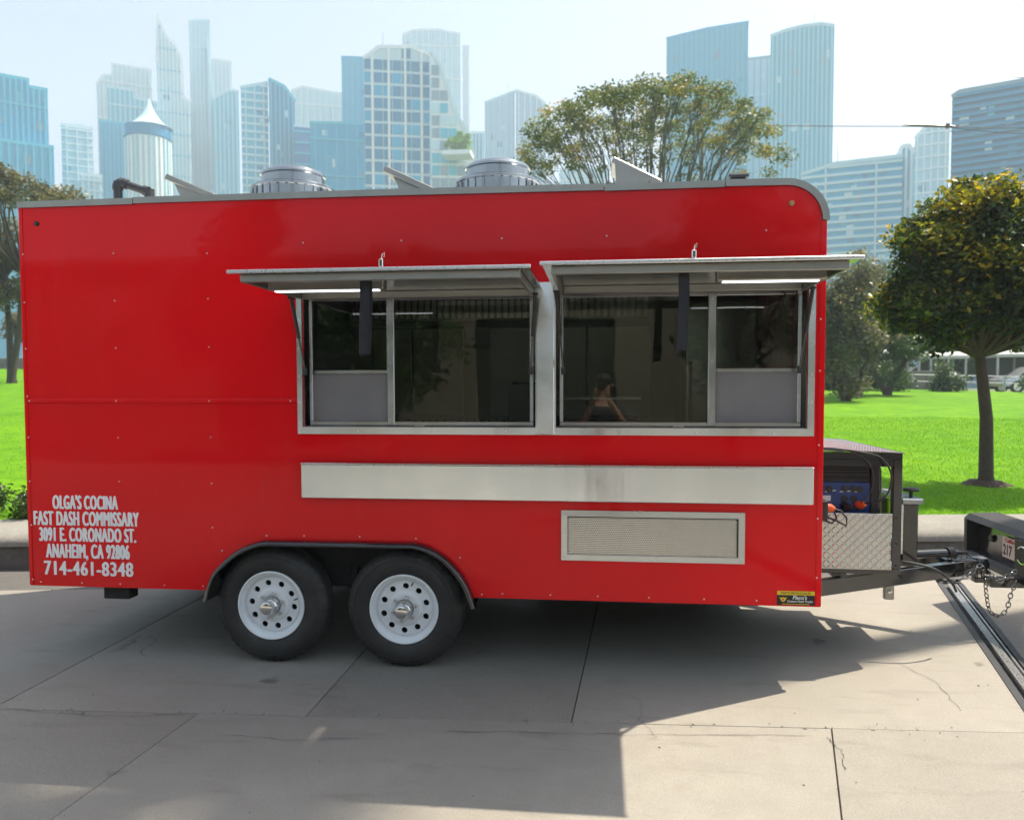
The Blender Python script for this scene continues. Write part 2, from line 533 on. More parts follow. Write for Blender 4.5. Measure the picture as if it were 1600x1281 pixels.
def text(name, s, x0, x1, z0, z1, y, mat, parent, bold=.03, label=None, depth=.002, shear=0, rot=None, twice=0):
    cu = bpy.data.curves.new(name, 'FONT'); cu.body = s; cu.extrude = .01; cu.offset = bold; cu.shear = shear; cu.space_character = 1.12 if twice else 1.0
    t = bpy.data.objects.new('tmp', cu); COL.objects.link(t)
    me = bpy.data.meshes.new_from_object(t.evaluated_get(bpy.context.evaluated_depsgraph_get()))
    bpy.data.objects.remove(t); bpy.data.curves.remove(cu)
    co = np.empty(len(me.vertices) * 3); me.vertices.foreach_get('co', co); co = co.reshape(-1, 3)
    lo, hi = co.min(0), co.max(0)
    o = Vector(ORG.get(parent.name, (0, 0, 0)))
    n = np.empty_like(co)
    n[:, 0] = x0 + (co[:, 0] - lo[0]) / (hi[0] - lo[0]) * (x1 - x0) - o.x
    n[:, 2] = z0 + (co[:, 1] - lo[1]) / (hi[1] - lo[1]) * (z1 - z0) - o.z
    n[:, 1] = y - (co[:, 2] + .01) / .02 * depth - o.y
    if rot is not None:
        n = np.array([list((rot @ (Vector(p) + o)) - o) for p in n])
    me.vertices.foreach_set('co', n.ravel()); me.update()
    if twice:                                    # a second pass of the same letters thickens the strokes
        bm = bmesh.new(); bm.from_mesh(me); bm.from_mesh(me)
        bm.verts.ensure_lookup_table()
        for q in bm.verts[len(n):]: q.co += Vector((twice, -.0004, 0))
        bm.from_mesh(me); bm.verts.ensure_lookup_table()
        for q in bm.verts[2 * len(n):]: q.co += Vector((twice * .5, -.0008, twice * .35))
        bm.to_mesh(me); bm.free()
    me.name = name; me.materials.clear(); me.materials.append(M[mat])
    ob = link(name, me, parent)
    if label: ob['label'] = label
    return ob

def rect(x0, x1, z0, z1): return [(x0, z0), (x1, z0), (x1, z1), (x0, z1)]

CUBE = {}
def cube(mat):
    if mat not in CUBE:
        me = bpy.data.meshes.new('unit_bar')
        b = MB().box(-.5, .5, -.5, .5, -.5, .5)
        me.from_pydata(b.v, [], b.f); me.materials.append(M[mat]); CUBE[mat] = me
    return CUBE[mat]
# ------------------------------------------------------------------ ground
def zfar(x): return min(3.0, max(1.1, 1.88 - .0255 * x))
def ykerb(x): return 2.2 + (x + 5.5) * .13
def ygut(x): return 1.46 + (x + 5.05) * .150
def yjoint(x): return -.655 + .05 * x

tag(MB().box(-450, 450, -450, 450, -.30, -.055).build('ground', 'dirt'), kind='structure')
pave = tag(MB().box(-30, 30, -24, 8, -.25, -.045).build('pavement', 'asphalt'), kind='structure')

def slab(poly, zt):
    """poly: four corners anticlockwise; shrunk by half a joint, edges eased"""
    c = Vector((sum(p[0] for p in poly) / 4, sum(p[1] for p in poly) / 4))
    def inset(d):
        out = []
        for i in range(4):
            p0, p1, p2 = Vector(poly[i - 1]), Vector(poly[i]), Vector(poly[(i + 1) % 4])
            a = (p1 - p0).normalized(); b_ = (p2 - p1).normalized()
            na, nb = Vector((-a.y, a.x)), Vector((-b_.y, b_.x))
            bis = (na + nb); bis = bis / max(.2, bis.length_squared) * 2
            out.append(p1 + bis * d)
        return out
    o1, o2 = inset(.0020), inset(.0045)
    vs = [(p.x, p.y, -.05) for p in o1] + [(p.x, p.y, zt - .006) for p in o1] + [(p.x, p.y, zt) for p in o2]
    fs = [(8, 9, 10, 11)]
    for i in range(4):
        j = (i + 1) % 4
        fs += [(i, j, 4 + j, 4 + i), (4 + i, 4 + j, 8 + j, 8 + i)]
    MB().add(vs, fs).build('concrete_slab', 'concrete', pave)

def cross(l, fy):
    a, b_ = l
    x = a
    for _ in range(12): x = a + b_ * fy(x)
    return (x, fy(x))
rowA = [(-17, 0), (-13.5, 0), (-10.4, 0), (-7.6, 0), (-5.4, 0), (-3.23, 0), (-1.52, 0), (-.10, .06), (2.30, .249)]
rowA2 = [(2.50, .249), (5.2, .2), (8.2, .2), (12, .2), (16, .2)]
rowB = [(-17, .05), (-13, .05), (-9, .05), (-5.4, .06), (-2.05, .065), (1.30, .235), (2.30, .249)]
rowB2 = [(2.50, .249), (5.5, .2), (9, .2), (13, .2), (17, .2)]
yB = lambda x: yjoint(x) - 3.45
yC = lambda x: yjoint(x) - 7.2
yD = lambda x: yjoint(x) - 11
for lines, f0, f1 in ((rowA, yjoint, ygut), (rowA2, yjoint, ygut), (rowB, yB, yjoint), (rowB2, yB, yjoint),
                      (rowB, yC, yB), (rowB2, yC, yB), (rowB, yD, yC), (rowB2, yD, yC)):
    for l0, l1 in zip(lines, lines[1:]):
        slab([cross(l0, f0), cross(l1, f0), cross(l1, f1), cross(l0, f1)], random.uniform(-.003, .002))

# a few open cracks that run on from the joints
def crack(pts, w):
    mb = MB(); up = []; lo = []
    P = []
    for (a, b_) in zip(pts, pts[1:]):
        for k in range(8):
            t = k / 8
            P.append((a[0] + (b_[0] - a[0]) * t + random.gauss(0, .006), a[1] + (b_[1] - a[1]) * t + random.gauss(0, .006)))
    P.append(pts[-1])
    n = len(P)
    vs = []
    for i, p in enumerate(P):
        d = Vector(P[min(i + 1, n - 1)]) - Vector(P[max(i - 1, 0)]); d.normalize()
        ww = w * random.uniform(.3, 1.2) * (0.15 if i in (0, n - 1) else 1)
        vs += [(p[0] - d.y * ww, p[1] + d.x * ww, .0045), (p[0] + d.y * ww, p[1] - d.x * ww, .0045)]
    fs = [(2 * i, 2 * i + 1, 2 * i + 3, 2 * i + 2) for i in range(n - 1)]
    mb.add(vs, fs).build('crack', 'rubber_dark', pave, fix=False)
crack([(-.78, -.845), (-.30, -.80), (.20, -.775), (1.05, -.70)], .0018)
crack([(-1.9, -.98), (-1.5, -1.02), (-1.1, -.95)], .0016)
crack([(-3.2, -.80), (-2.6, -.86), (-2.1, -.77)], .0016)
crack([(1.10, -.70), (1.13, -.86), (1.09, -1.05)], .002)
crack([(1.8, .5), (1.95, .1), (1.9, -.3)], .0014)

# asphalt gutter between the slabs and the kerb
vs = []; fs = []
N = 40
for i in range(N + 1):
    x = -20 + 40 * i / N
    vs += [(x, ygut(x) + .004, -.002), (x, ykerb(x) + .10, -.012)]
fs = [(2 * i, 2 * i + 2, 2 * i + 3, 2 * i + 1) for i in range(N)]
tag(MB().add(vs, fs).build('gutter_road', 'asphalt', fix=False), kind='structure')

# kerb wall: dark stained face blocks with a pale rolled coping
kerb = tag(MB().add([(x, ykerb(x) + d, z) for x in (-20, 20) for d, z in ((.06, -.1), (.5, -.1), (.5, .26), (.06, .19))],
                    [(0, 1, 2, 3), (7, 6, 5, 4), (0, 4, 5, 1), (1, 5, 6, 2), (2, 6, 7, 3), (3, 7, 4, 0)]).build('kerb', 'kerb_face'), kind='structure')
ka = math.atan(.13)
def kprof(prof, x0, x1, name, mat, sm=None):
    n = len(prof); vs = []
    for x in (x0 + .006, x1 - .006):
        for d, z in prof: vs.append((x - d * math.sin(ka), ykerb(x) + d * math.cos(ka), z))
    fs = [tuple(range(n))[::-1], tuple(range(n, 2 * n))] + [(i, (i + 1) % n, n + (i + 1) % n, n + i) for i in range(n)]
    MB().add(vs, fs).build(name, mat, kerb, sm)
for i in range(14):
    x0 = -20 + i * 2.9 - .55
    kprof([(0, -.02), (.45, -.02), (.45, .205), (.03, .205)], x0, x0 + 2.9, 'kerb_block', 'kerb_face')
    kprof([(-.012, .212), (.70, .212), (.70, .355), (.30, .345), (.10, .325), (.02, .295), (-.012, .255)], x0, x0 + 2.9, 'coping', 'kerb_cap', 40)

# lawn bank rising gently from the kerb
def zlawn(x, y):
    y0 = ykerb(x) + .62
    t = max(0, (y - y0) / (36.5 - y0))
    b_ = .30 + (zfar(x) - .30) * t
    return b_ + .03 * math.sin(x * .31 + 1.2) * math.sin(y * .27) * min(1, t * 6) + .03 * min(1, max(0, (y - y0)) * 2)
vs = []; fs = []
NX, NY = 150, 60
for j in range(NY + 1):
    for i in range(NX + 1):
        x = -75 + 150 * i / NX
        y0 = ykerb(max(-20, min(20, x))) + .62
        y = y0 + (36.5 - y0) * (j / NY) ** 1.6
        vs.append((x, y, zlawn(x, y) if abs(x) < 20 else zlawn(x, max(y, y0))))
fs = [(j * (NX + 1) + i, j * (NX + 1) + i + 1, (j + 1) * (NX + 1) + i + 1, (j + 1) * (NX + 1) + i) for j in range(NY) for i in range(NX)]
tag(MB().add(vs, fs).build('lawn', 'lawn', None, 180, fix=False), kind='structure')
xs = [-450, -200, -75, -40, -20, 0, 20, 40, 75, 200, 450]
vs = [(x, y, zfar(x) - .03) for y in (36, 60, 150, 449) for x in xs]
n = len(xs)
fs = [(j * n + i, j * n + i + 1, (j + 1) * n + i + 1, (j + 1) * n + i) for j in range(3) for i in range(n - 1)]
tag(MB().add(vs, fs).build('terrain', 'far_ground', None, 180, fix=False), kind='structure')

# grass blades on the near bank
def blades(n, xr, ymax):
    x = RNG.uniform(*xr, n); t = RNG.random(n) ** 1.7
    y0 = 2.2 + (x + 5.5) * .13 + .66
    y = y0 + t * (ymax - y0)
    z = np.array([zlawn(a, c) for a, c in zip(x, y)])
    h = RNG.uniform(.012, .034, n); a = RNG.uniform(0, 6.28, n); w = .0045 * (1 + (y - 3) * .06)
    ln = RNG.normal(0, .4, (n, 2)) * h[:, None]
    P = np.stack([np.stack([x - np.cos(a) * w, y - np.sin(a) * w, z - .005], 1), np.stack([x + np.cos(a) * w, y + np.sin(a) * w, z - .005], 1),
                  np.stack([x + ln[:, 0], y + ln[:, 1], z + h], 1)], 1)
    return P.reshape(-1, 3)
def np_mesh(name, V, k, tint):
    me = bpy.data.meshes.new(name)
    nf = len(V) // k
    me.vertices.add(len(V)); me.vertices.foreach_set('co', V.astype(np.float32).ravel())
    me.loops.add(len(V)); me.loops.foreach_set('vertex_index', np.arange(len(V), dtype=np.int32))
    me.polygons.add(nf); me.polygons.foreach_set('loop_start', np.arange(0, len(V), k, dtype=np.int32))
    me.update(calc_edges=True)
    at = me.attributes.new('tint', 'FLOAT', 'FACE'); at.data.foreach_set('value', tint.astype(np.float32))
    return me
gp = np.concatenate([blades(110000, (1.8, 13), 17), blades(40000, (-15, -4), 16)])
me = np_mesh('grass', gp, 3, RNG.random(len(gp) // 3)); me.materials.append(M['grass_blade'])
tag(link('grass', me), 'bright green mown grass on the bank behind the kerb', 'grass', kind='stuff')

# grit and leaf scraps on the paving
mb = MB()
for _ in range(420):
    if random.random() < .45:
        x = random.uniform(-6, 5); y = ygut(x) - abs(random.gauss(0, .25)) + .2
    elif random.random() < .5:
        x = random.uniform(-4, 3); y = yjoint(x) + random.gauss(0, .03)
    else:
        x = random.uniform(-4, 3.5); y = random.uniform(-2.0, 2.0)
    r_ = random.uniform(.002, .008); a = random.uniform(0, 6.28)
    mb.add([(x + r_ * math.cos(a), y + r_ * math.sin(a), .002), (x + r_ * math.cos(a + 2), y + r_ * math.sin(a + 2), .002), (x + r_ * 1.6 * math.cos(a + 4), y + r_ * 1.6 * math.sin(a + 4), .002), (x, y, .003 + r_ * .6)],
           [(0, 1, 3), (1, 2, 3), (2, 0, 3), (0, 2, 1)])
tag(mb.build('grit', 'stone'), 'scattered grit and leaf scraps on the concrete', 'grit', kind='stuff')

# trench drain let into the concrete on the right
dr = thing('trench_drain', (2.5, .4, 0), 'dark steel edged trench drain running across the concrete under the hitch', 'drain')
def dstrip(a0, a1, y0, y1, z0, z1, name, mat):
    vs = [(a + .249 * y, y, z) for z in (z0, z1) for y in (y0, y1) for a in (a0, a1)]
    MB().add(vs, [(0, 2, 3, 1), (4, 5, 7, 6), (0, 1, 5, 4), (2, 6, 7, 3), (0, 4, 6, 2), (1, 3, 7, 5)]).build(name, mat, dr)
dstrip(2.30, 2.50, -4, 2.5, -.042, -.030, 'channel', 'black_matte')
dstrip(2.295, 2.335, -4, 2.5, -.04, .006, 'edge_rail', 'pipe_grey')
dstrip(2.465, 2.505, -4, 2.5, -.04, .006, 'edge_rail', 'pipe_grey')
dstrip(2.375, 2.425, -4, 2.5, -.03, .002, 'grate_bar', 'alu')
dstrip(2.440, 2.455, -4, 2.5, -.03, .001, 'grate_bar', 'alu')
# ------------------------------------------------------------------ the food trailer
W = 2.13
X0, X1, Z0, Z1 = -3.622, 1.258, .45, 2.86
T = thing('food_trailer', (-1.2, W / 2, 0), 'glossy red food trailer with two raised service awnings and white wheels', 'food trailer')

def arc(cx, cz, r, a0, a1, n):
    return [(cx + r * math.cos(R(a0 + (a1 - a0) * i / n)), cz + r * math.sin(R(a0 + (a1 - a0) * i / n))) for i in range(n + 1)]
RC = .22
def smooth_path(pts, n=6):
    out = []
    for i in range(len(pts) - 1):
        p0 = Vector(pts[max(i - 1, 0)]); p1 = Vector(pts[i]); p2 = Vector(pts[i + 1]); p3 = Vector(pts[min(i + 2, len(pts) - 1)])
        for k in range(n):
            t = k / n
            out.append(tuple(.5 * ((2 * p1) + (p2 - p0) * t + (2 * p0 - 5 * p1 + 4 * p2 - p3) * t * t + (3 * p1 - p0 - 3 * p2 + p3) * t ** 3)))
    out.append(tuple(pts[-1])); return out
arch = smooth_path([(-2.43, .395), (-2.385, .54), (-2.31, .63), (-2.21, .71), (-2.08, .762), (-1.95, .770), (-1.25, .772), (-1.08, .768), (-.95, .715), (-.855, .63), (-.785, .53), (-.735, .40)], 4)
archp = [p for p in arch if p[1] > Z0 + .004]
outer = [(X0, Z0)] + [(archp[0][0] , Z0)] + archp + [(archp[-1][0], Z0), (X1, Z0)] + arc(X1 - RC, Z1 - RC, RC, 0, 90, 12) + [(X0, Z1)]
WZ0, WZ1 = 1.470, 2.268
winL, winR = (-1.797, -.373), (-.258, 1.172)
plate('side_panel', outer, [rect(*winL, WZ0, WZ1), rect(*winR, WZ0, WZ1)], .015, .03, 'red', T)

# shell
prof = [(X0, Z1 - .012)] + [(x - .012 * math.cos(R(90 - 90 * i / 12)), z - .012 * math.sin(R(90 - 90 * i / 12))) for i, (x, z) in enumerate(arc(X1 - RC, Z1 - RC, RC, 90, 0, 12))] + [(X1 - .012, Z0)]
def ribbon(prof, t, y0, y1):
    mb = MB(); n = len(prof); inn = []
    for i, p in enumerate(prof):
        d = (Vector(prof[min(i + 1, n - 1)]) - Vector(prof[max(i - 1, 0)])).normalized()
        inn.append((p[0] - d.y * -t * -1 if False else p[0] + d.y * t, p[1] - d.x * t))
    mb.prism(list(prof) + inn[::-1], y0, y1); return mb
ri = 14
ribbon(prof[:ri], .03, .031, W - .031).build('roof', 'label_white', T, 40)
ribbon(prof[ri - 1:], .03, .031, W - .031).build('front_wall', 'red', T, 40)
MB().box(X0, X0 + .03, .031, W - .031, Z0, Z1 - .013).build('rear_wall', 'red', T)
MB().box(X0, X1 - .013, W - .03, W, Z0, Z1 - .014).build('far_side_panel', 'red', T)
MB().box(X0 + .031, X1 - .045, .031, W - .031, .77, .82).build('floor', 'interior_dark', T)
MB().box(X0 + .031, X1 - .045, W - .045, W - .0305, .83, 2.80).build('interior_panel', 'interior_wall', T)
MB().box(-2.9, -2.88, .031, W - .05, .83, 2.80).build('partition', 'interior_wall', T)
# vertical edge trims in the body colour
MB().box(X1 - .028, X1 + .004, -.005, -.0005, Z0 + .004, Z1 - RC, .0015).build('edge_trim', 'red', T)
MB().box(X0 - .004, X0 + .020, -.005, -.0005, Z0 + .004, Z1 - .02, .0015).build('edge_trim', 'red', T)
MB().box(X0 + .03, winL[0] - .03, -.012, -.0005, 1.616, 1.644, .005).build('rub_rail', 'red', T)

# aluminium cap along the roof edge, in lengths
def cap(path, name='roof_trim'):
    n = len(path); mb = MB(); up = []; lo = []
    for i, p in enumerate(path):
        d = (Vector(path[min(i + 1, n - 1)]) - Vector(path[max(i - 1, 0)])).normalized()
        nn = Vector((-d.y, d.x))
        up.append((p[0] + nn.x * .014, p[1] + nn.y * .014)); lo.append((p[0] - nn.x * .024, p[1] - nn.y * .024))
    mb.prism(up + lo[::-1], -.014, .05); return mb.build(name, 'trim_alu', T)
top = [(X0 - .006, Z1), (-2.88, Z1 + .003)]
cap([(X0 - .006, Z1 + .001), (-2.86, Z1 + .004)])
cap([(-2.855, Z1 + .008), (-1.4, Z1 + .010), (.02, Z1 + .004)])
cap([(.025, Z1), (.70, Z1 + .002)])
cap([(.705, Z1 + .006), (X1 - RC, Z1 + .003)] + [(x + .003 * math.cos(R(90 - 7.5 * i)), z + .003) for i, (x, z) in enumerate(arc(X1 - RC, Z1 - RC, RC, 90, 0, 12))][1:])

# screws
smb = MB().lathe([(.0050, 0), (.0050, -.0012), (.0030, -.0030), (0.0001, -.0034)], axis='Y', n=8)
sme = bpy.data.meshes.new('screw'); sme.from_pydata(smb.v, [], smb.f); sme.materials.append(M['screw'])
spots = [(-3.0, z) for z in (2.545, 2.253, 1.96, 1.40, 1.125)] + [(-2.39, z) for z in (2.532, 2.256, 1.962, 1.406, 1.12, .844)]
spots += [(x, 2.582) for x in (-1.78, -1.175, -.573, .038)] + [(.932, 2.592)]
spots += [(x, .474) for x in (-3.552, -3.27, -3.01, -2.715, -2.46)] + [(x, .478) for x in (-.575, -.288, -.008, .291, .607, .904)]
spots += [(-3.603, z) for z in (2.55, 2.25, 1.96, 1.66, 1.40, 1.12, .84, .49)] + [(1.236, z) for z in (2.35, 2.09, 1.80, 1.38, .96, .62)]
spots += [(-3.585, 1.63), (-3.0, 1.63), (-2.39, 1.63), (-1.87, 1.63)]
spots += [(-2.33, .70), (-2.04, .80), (-1.80, .803), (-1.45, .805), (-1.10, .80), (-.83, .69), (-.70, .47), (-.05, .84)]
for x, z in spots:
    y = -.012 if abs(z - 1.63) < .001 else (-.005 if x < -3.6 or x > 1.2 else 0)
    inst('screw', sme, T, (x, y, z))
bmb = MB().lathe([(.016, 0), (.016, -.008), (.010, -.014), (.0001, -.016)], axis='Y', n=12)
bmb2 = [tuple(p) for p in bmb.v]
for x, z, mt in ((-3.505, 2.738, 'rubber_dark'), (1.069, 2.739, 'brass')):
    mm = MB(); mm.add([(p[0] + x, p[1], p[2] + z) for p in bmb2], bmb.f); mm.build('marker_light', mt, T, 40)

# lettering
for s, x0, x1, z0, z1 in (("OLGA'S COCINA", -3.455, -3.012, .945, 1.034), ("FAST DASH COMMISSARY", -3.588, -2.874, .840, .929),
                          ("3091 E. CORONADO ST.", -3.553, -2.896, .738, .825), ("ANAHEIM, CA 92806", -3.510, -2.942, .618, .721),
                          ("714-461-8348", -3.526, -2.921, .522, .610)):
    text('lettering', s, x0, x1 - .0075, z0, z1, -.0006, 'white_letter', T, .0, 'white lettering reading ' + s, twice=.0090)
# builder's sticker
st = MB().box(1.018, 1.227, -.0022, -.0004, .457, .539).build('sticker', 'black_matte', T)
st['label'] = 'small black and yellow sticker in the lower corner'
MB().box(1.018, 1.227, -.0030, -.0023, .516, .539).build('sticker_band', 'yellow', st)
text('sticker_lettering', 'PARTS-SERVICE-SALES', 1.040, 1.205, .521, .534, -.0031, 'black_matte', st, .01, depth=.0006)
text('sticker_lettering', "Flaco's", 1.105, 1.185, .491, .514, -.0023, 'label_white', st, .02, depth=.0008, shear=.2)
text('sticker_lettering', 'Custom Food Trucks', 1.075, 1.217, .474, .487, -.0023, 'label_white', st, .015, depth=.0008, shear=.2)
MB().box(1.045, 1.20, -.0030, -.0023, .462, .465).build('sticker_line', 'yellow', st)
em = [(1.030, .504), (1.036, .493), (1.043, .480), (1.052, .476), (1.061, .480), (1.068, .493), (1.074, .504), (1.064, .498), (1.052, .503), (1.040, .498)]
plate('emblem', em, [], -.0028, .0008, 'yellow', st)
plate('emblem_dot', arc(1.052, .489, .006, 0, 330, 10), [], -.0036, .0006, 'plate_red', st)

# ---- service windows
FR = .0
fo = rect(-1.826, 1.207, 1.430, 2.322)
fr = plate('window_surround', fo, [rect(winL[0] + .002, winL[1] - .002, WZ0 + .002, WZ1 - .002), rect(winR[0] + .002, winR[1] - .002, WZ0 + .002, WZ1 - .002)], -.006, .011, 'steel', T)
MB().box(-.372, -.264, -.026, -.012, 1.432, 2.320, .004).build('centre_post', 'steel', fr)
for x in (-.345, -.345, -.345, -.292):
    pass
for x, z in [(-1.813, z) for z in (1.62, 1.78, 1.95, 2.12)] + [(1.190, z) for z in (1.62, 1.78, 1.95, 2.12)] + [(x, 1.448) for x in (-1.45, -1.0, -.55, .1, .55, .98)]:
    inst('screw', sme, T, (x, -.012, z))
def service_window(x0, x1, mx, small_left):
    G = sub('service_window', T)
    d0, d1 = .0305, .125
    MB().box(x0 - .012, x0 + .003, d0, d1, WZ0, WZ1).build('jamb', 'steel_flat', G)
    MB().box(x1 - .003, x1 + .012, d0, d1, WZ0, WZ1).build('jamb', 'steel_flat', G)
    MB().box(x0, x1, d0, d1, WZ0 - .012, WZ0 + .006).build('sill', 'steel_h', G)
    MB().box(x0, x1, d0, d1, WZ1 - .004, WZ1 + .012).build('head', 'steel_h', G)
    a, b_ = x0 + .02, x1 - .02
    t = .016
    yw = (.062, .086)
    # sash frame rails
    MB().box(a, b_, yw[0], yw[1], WZ0 + .008, WZ0 + .034, .003).build('bottom_rail', 'steel_h', G)
    MB().box(a, b_, yw[0], yw[1], WZ1 - .030, WZ1 - .006, .003).build('top_rail', 'steel_h', G)
    MB().box(a, a + .022, yw[0] - .002, yw[1], WZ0 + .034, WZ1 - .03, .003).build('stile', 'steel_flat', G)
    MB().box(b_ - .022, b_, yw[0] - .002, yw[1], WZ0 + .034, WZ1 - .03, .003).build('stile', 'steel_flat', G)
    MB().box(mx - .0235, mx + .0235, yw[0] - .012, yw[1] - .004, WZ0 + .010, WZ1 - .008, .004).build('meeting_stile', 'steel_flat', G)
    for z in (1.515, 1.86, 2.22):
        inst('screw', sme, T, (mx, yw[0] - .012, z))
    sx = (a + .022, mx - .024) if small_left else (mx + .024, b_ - .022)
    bx = (mx + .024, b_ - .022) if small_left else (a + .022, mx - .024)
    MB().box(sx[0], sx[1], yw[0] - .006, yw[1] - .006, 1.793, 1.818, .003).build('cross_rail', 'steel_h', G)
    MB().box(bx[0], bx[1], .070, .075, WZ0 + .034, WZ1 - .03).build('glass_pane', 'glass', G)
    MB().box(sx[0], sx[1], .070, .075, 1.818, WZ1 - .03).build('glass_pane', 'glass', G)
    MB().box(sx[0], sx[1], .066, .068, WZ0 + .034, 1.793).build('insect_screen', 'screen', G)
    MB().box((x0 + x1) / 2 - .03, (x0 + x1) / 2 + .03, .034, .060, WZ0 + .006, WZ0 + .014, .002).build('latch', 'alu', G)
    return G
service_window(*winL, -1.262, True)
service_window(*winR, .648, False)

# ---- awnings
def awning(x0, x1, zh, fx0, fx1, strapx, lockx, flip):
    A = MB().box(x0, x1, -.848, -.016, zh - .004, zh + .010, .003).build('awning', 'steel_h', T)
    z0 = zh - .046
    MB().box(x0 + .045, x1 - .045, -.826, -.802, z0, zh - .0045, .004).build('front_rim', 'trim_alu', A)
    MB().box(x0 - .008, x1 + .008, -.864, -.8485, zh - .006, zh + .012, .003).build('front_lip', 'alu', A)
    MB().box(x0 + .045, x0 + .066, -.8015, -.03, z0, zh - .0045, .004).build('side_rim', 'trim_alu', A)
    MB().box(x1 - .066, x1 - .045, -.8015, -.03, z0, zh - .0045, .004).build('side_rim', 'trim_alu', A)
    MB().box(x0 + .067, x1 - .067, -.060, -.031, z0, zh - .0045, .004).build('back_rim', 'trim_alu', A)
    MB().tube([(x0, -.018, zh + .014), (x1, -.018, zh + .014)], .008, 8).build('hinge', 'alu', A, 40)
    # fluorescent fitting
    F = MB().box(fx0, fx1, -.62, -.54, zh - .062, zh - .0045, .006).build('light_fitting', 'trim_alu', A)
    MB().box(fx0 + .03, fx1 - .03, -.600, -.565, zh - .068, zh - .0625, .002).build('tube', 'tube', F)
    # strap loop
    pts = [(strapx, -.78, zh - .03), (strapx + .002, -.785, zh - .16), (strapx - .004, -.79, zh - .30), (strapx - .008, -.79, zh - .405)]
    w = .024
    vs = []; tw = (0, .15, .5, .75) if flip else (0, .05, .08, .05)
    for k, (p, a) in enumerate(zip(pts, tw)):
        for s_ in (-1, 1):
            for th in (-.0025, .0025):
                dx, dy = math.cos(a), math.sin(a)
                vs.append((p[0] + s_ * w * dx - th * dy, p[1] + s_ * w * dy + th * dx, p[2]))
    fs = []
    for k in range(len(pts) - 1):
        q = k * 4
        fs += [(q, q + 4, q + 5, q + 1), (q + 2, q + 3, q + 7, q + 6), (q, q + 2, q + 6, q + 4), (q + 1, q + 5, q + 7, q + 3)]
    n4 = (len(pts) - 1) * 4
    fs += [(0, 1, 3, 2), (n4, n4 + 2, n4 + 3, n4 + 1)]
    mb = MB().add(vs, fs)
    mb.add([(a_[0] + .006, a_[1] + .03, a_[2]) for a_ in vs], fs)
    mb.tube([(pts[-1][0] - w * .8, -.79, pts[-1][2]), (pts[-1][0] - w * .8 * math.cos(tw[-1]), -.775, pts[-1][2] - .012), (pts[-1][0], -.760, pts[-1][2])], .0025, 6)
    mb.box(pts[-1][0] - w * math.cos(tw[-1]), pts[-1][0] + w * math.cos(tw[-1]), -.792, -.758, pts[-1][2] - .006, pts[-1][2] + .002)
    mb.build('pull_strap', 'strap', A)
    # struts
    for xs, dx in ((x0 + .030, .045), (x1 - .030, -.045)):
        p0 = Vector((xs, -.13, zh - .048)); p1 = Vector((xs + dx * .8, -.018, 1.815))
        S = MB().tube([p0, p0.lerp(p1, .55)], .011, 10).build('gas_strut', 'black_plastic', A, 40)
        MB().tube([p0.lerp(p1, .55), p1], .0055, 8).build('strut_rod', 'black_paint', S, 40)
        MB().box(p1.x - .014, p1.x + .014, -.024, -.0125, p1.z - .03, p1.z + .014, .003).build('strut_bracket', 'black_plastic', S)
        MB().box(p0.x - .016, p0.x + .016, p0.y - .02, p0.y + .02, p0.z - .004, p0.z + .010, .003).build('strut_bracket', 'black_plastic', S)
    # lock on the front edge, with its key
    Lk = MB().box(lockx - .010, lockx + .010, -.858, -.838, zh + .0145, zh + .052, .003).build('lock', 'chrome', A)
    MB().tube([(lockx, -.848, zh + .05), (lockx + .004, -.846, zh + .075), (lockx + .014, -.843, zh + .085), (lockx + .010, -.84, zh + .062)], .0025, 6).build('key', 'chrome', Lk, 40)
    return A
awning(-1.838, -.336, 2.284, -1.74, -1.115, -1.165, -1.06, True)
awning(-.277, 1.188, 2.296, .575, 1.10, .395, .435, False)
# loose cable by the right-hand strut
MB().tube([(1.05, .02, 2.262), (1.03, .01, 2.18), (1.06, 0, 2.12), (1.10, .01, 2.16), (1.11, .02, 2.25)], .005, 6).build('cable', 'black_plastic', T, 60)

# ---- fold-down counter, in the lowered position
cs = MB().box(-1.80, 1.203, -.040, -.004, 1.042, 1.248, .004).build('counter_shelf', 'steel', T)
MB().box(-1.80, 1.203, -.046, -.001, 1.2485, 1.256, .002).build('counter_lip', 'alu', cs)

# ---- vent grille
v0, v1, w0, w1 = -.223, .832, .691, .988
vf = plate('vent_frame', rect(v0, v1, w0, w1), [rect(v0 + .036, v1 - .036, w0 + .036, w1 - .036)], -.007, .013, 'steel_h', T)
MB().box(v0 + .028, v1 - .028, -.016, -.0137, w0 + .030, w0 + .036, .0005).build('inner_bead', 'steel_h', vf)
MB().box(v0 + .028, v1 - .028, -.016, -.0137, w1 - .036, w1 - .030, .0005).build('inner_bead', 'steel_h', vf)
MB().box(v0 + .036, v1 - .036, -.0018, -.0004, w0 + .036, w1 - .036).build('backing', 'black_matte', vf)
mb = MB(); p = .0125; rw = p * .866
zz = w0 + .037; row = 0
while zz + rw < w1 - .036:
    xx = v0 + .037 + (p / 2 if row % 2 else 0)
    while xx + p < v1 - .037:
        cx, cz = xx + p / 2, zz + rw / 2
        ring = [(-1, -1), (0, -1), (1, -1), (1, 0), (1, 1), (0, 1), (-1, 1), (-1, 0)]
        vs = [(cx + a * p / 2, -.008, cz + b_ * rw / 2) for a, b_ in ring]
        vs += [(cx + .0041 * math.cos(R(225 + 45 * k)), -.008, cz + .0041 * math.sin(R(225 + 45 * k))) for k in range(8)]
        vs += [(q[0], -.0055, q[2]) for q in vs[8:]]
        mb.add(vs, [(k, (k + 1) % 8, 8 + (k + 1) % 8, 8 + k) for k in range(8)] + [(8 + k, 8 + (k + 1) % 8, 16 + (k + 1) % 8, 16 + k) for k in range(8)])
        xx += p
    zz += rw; row += 1
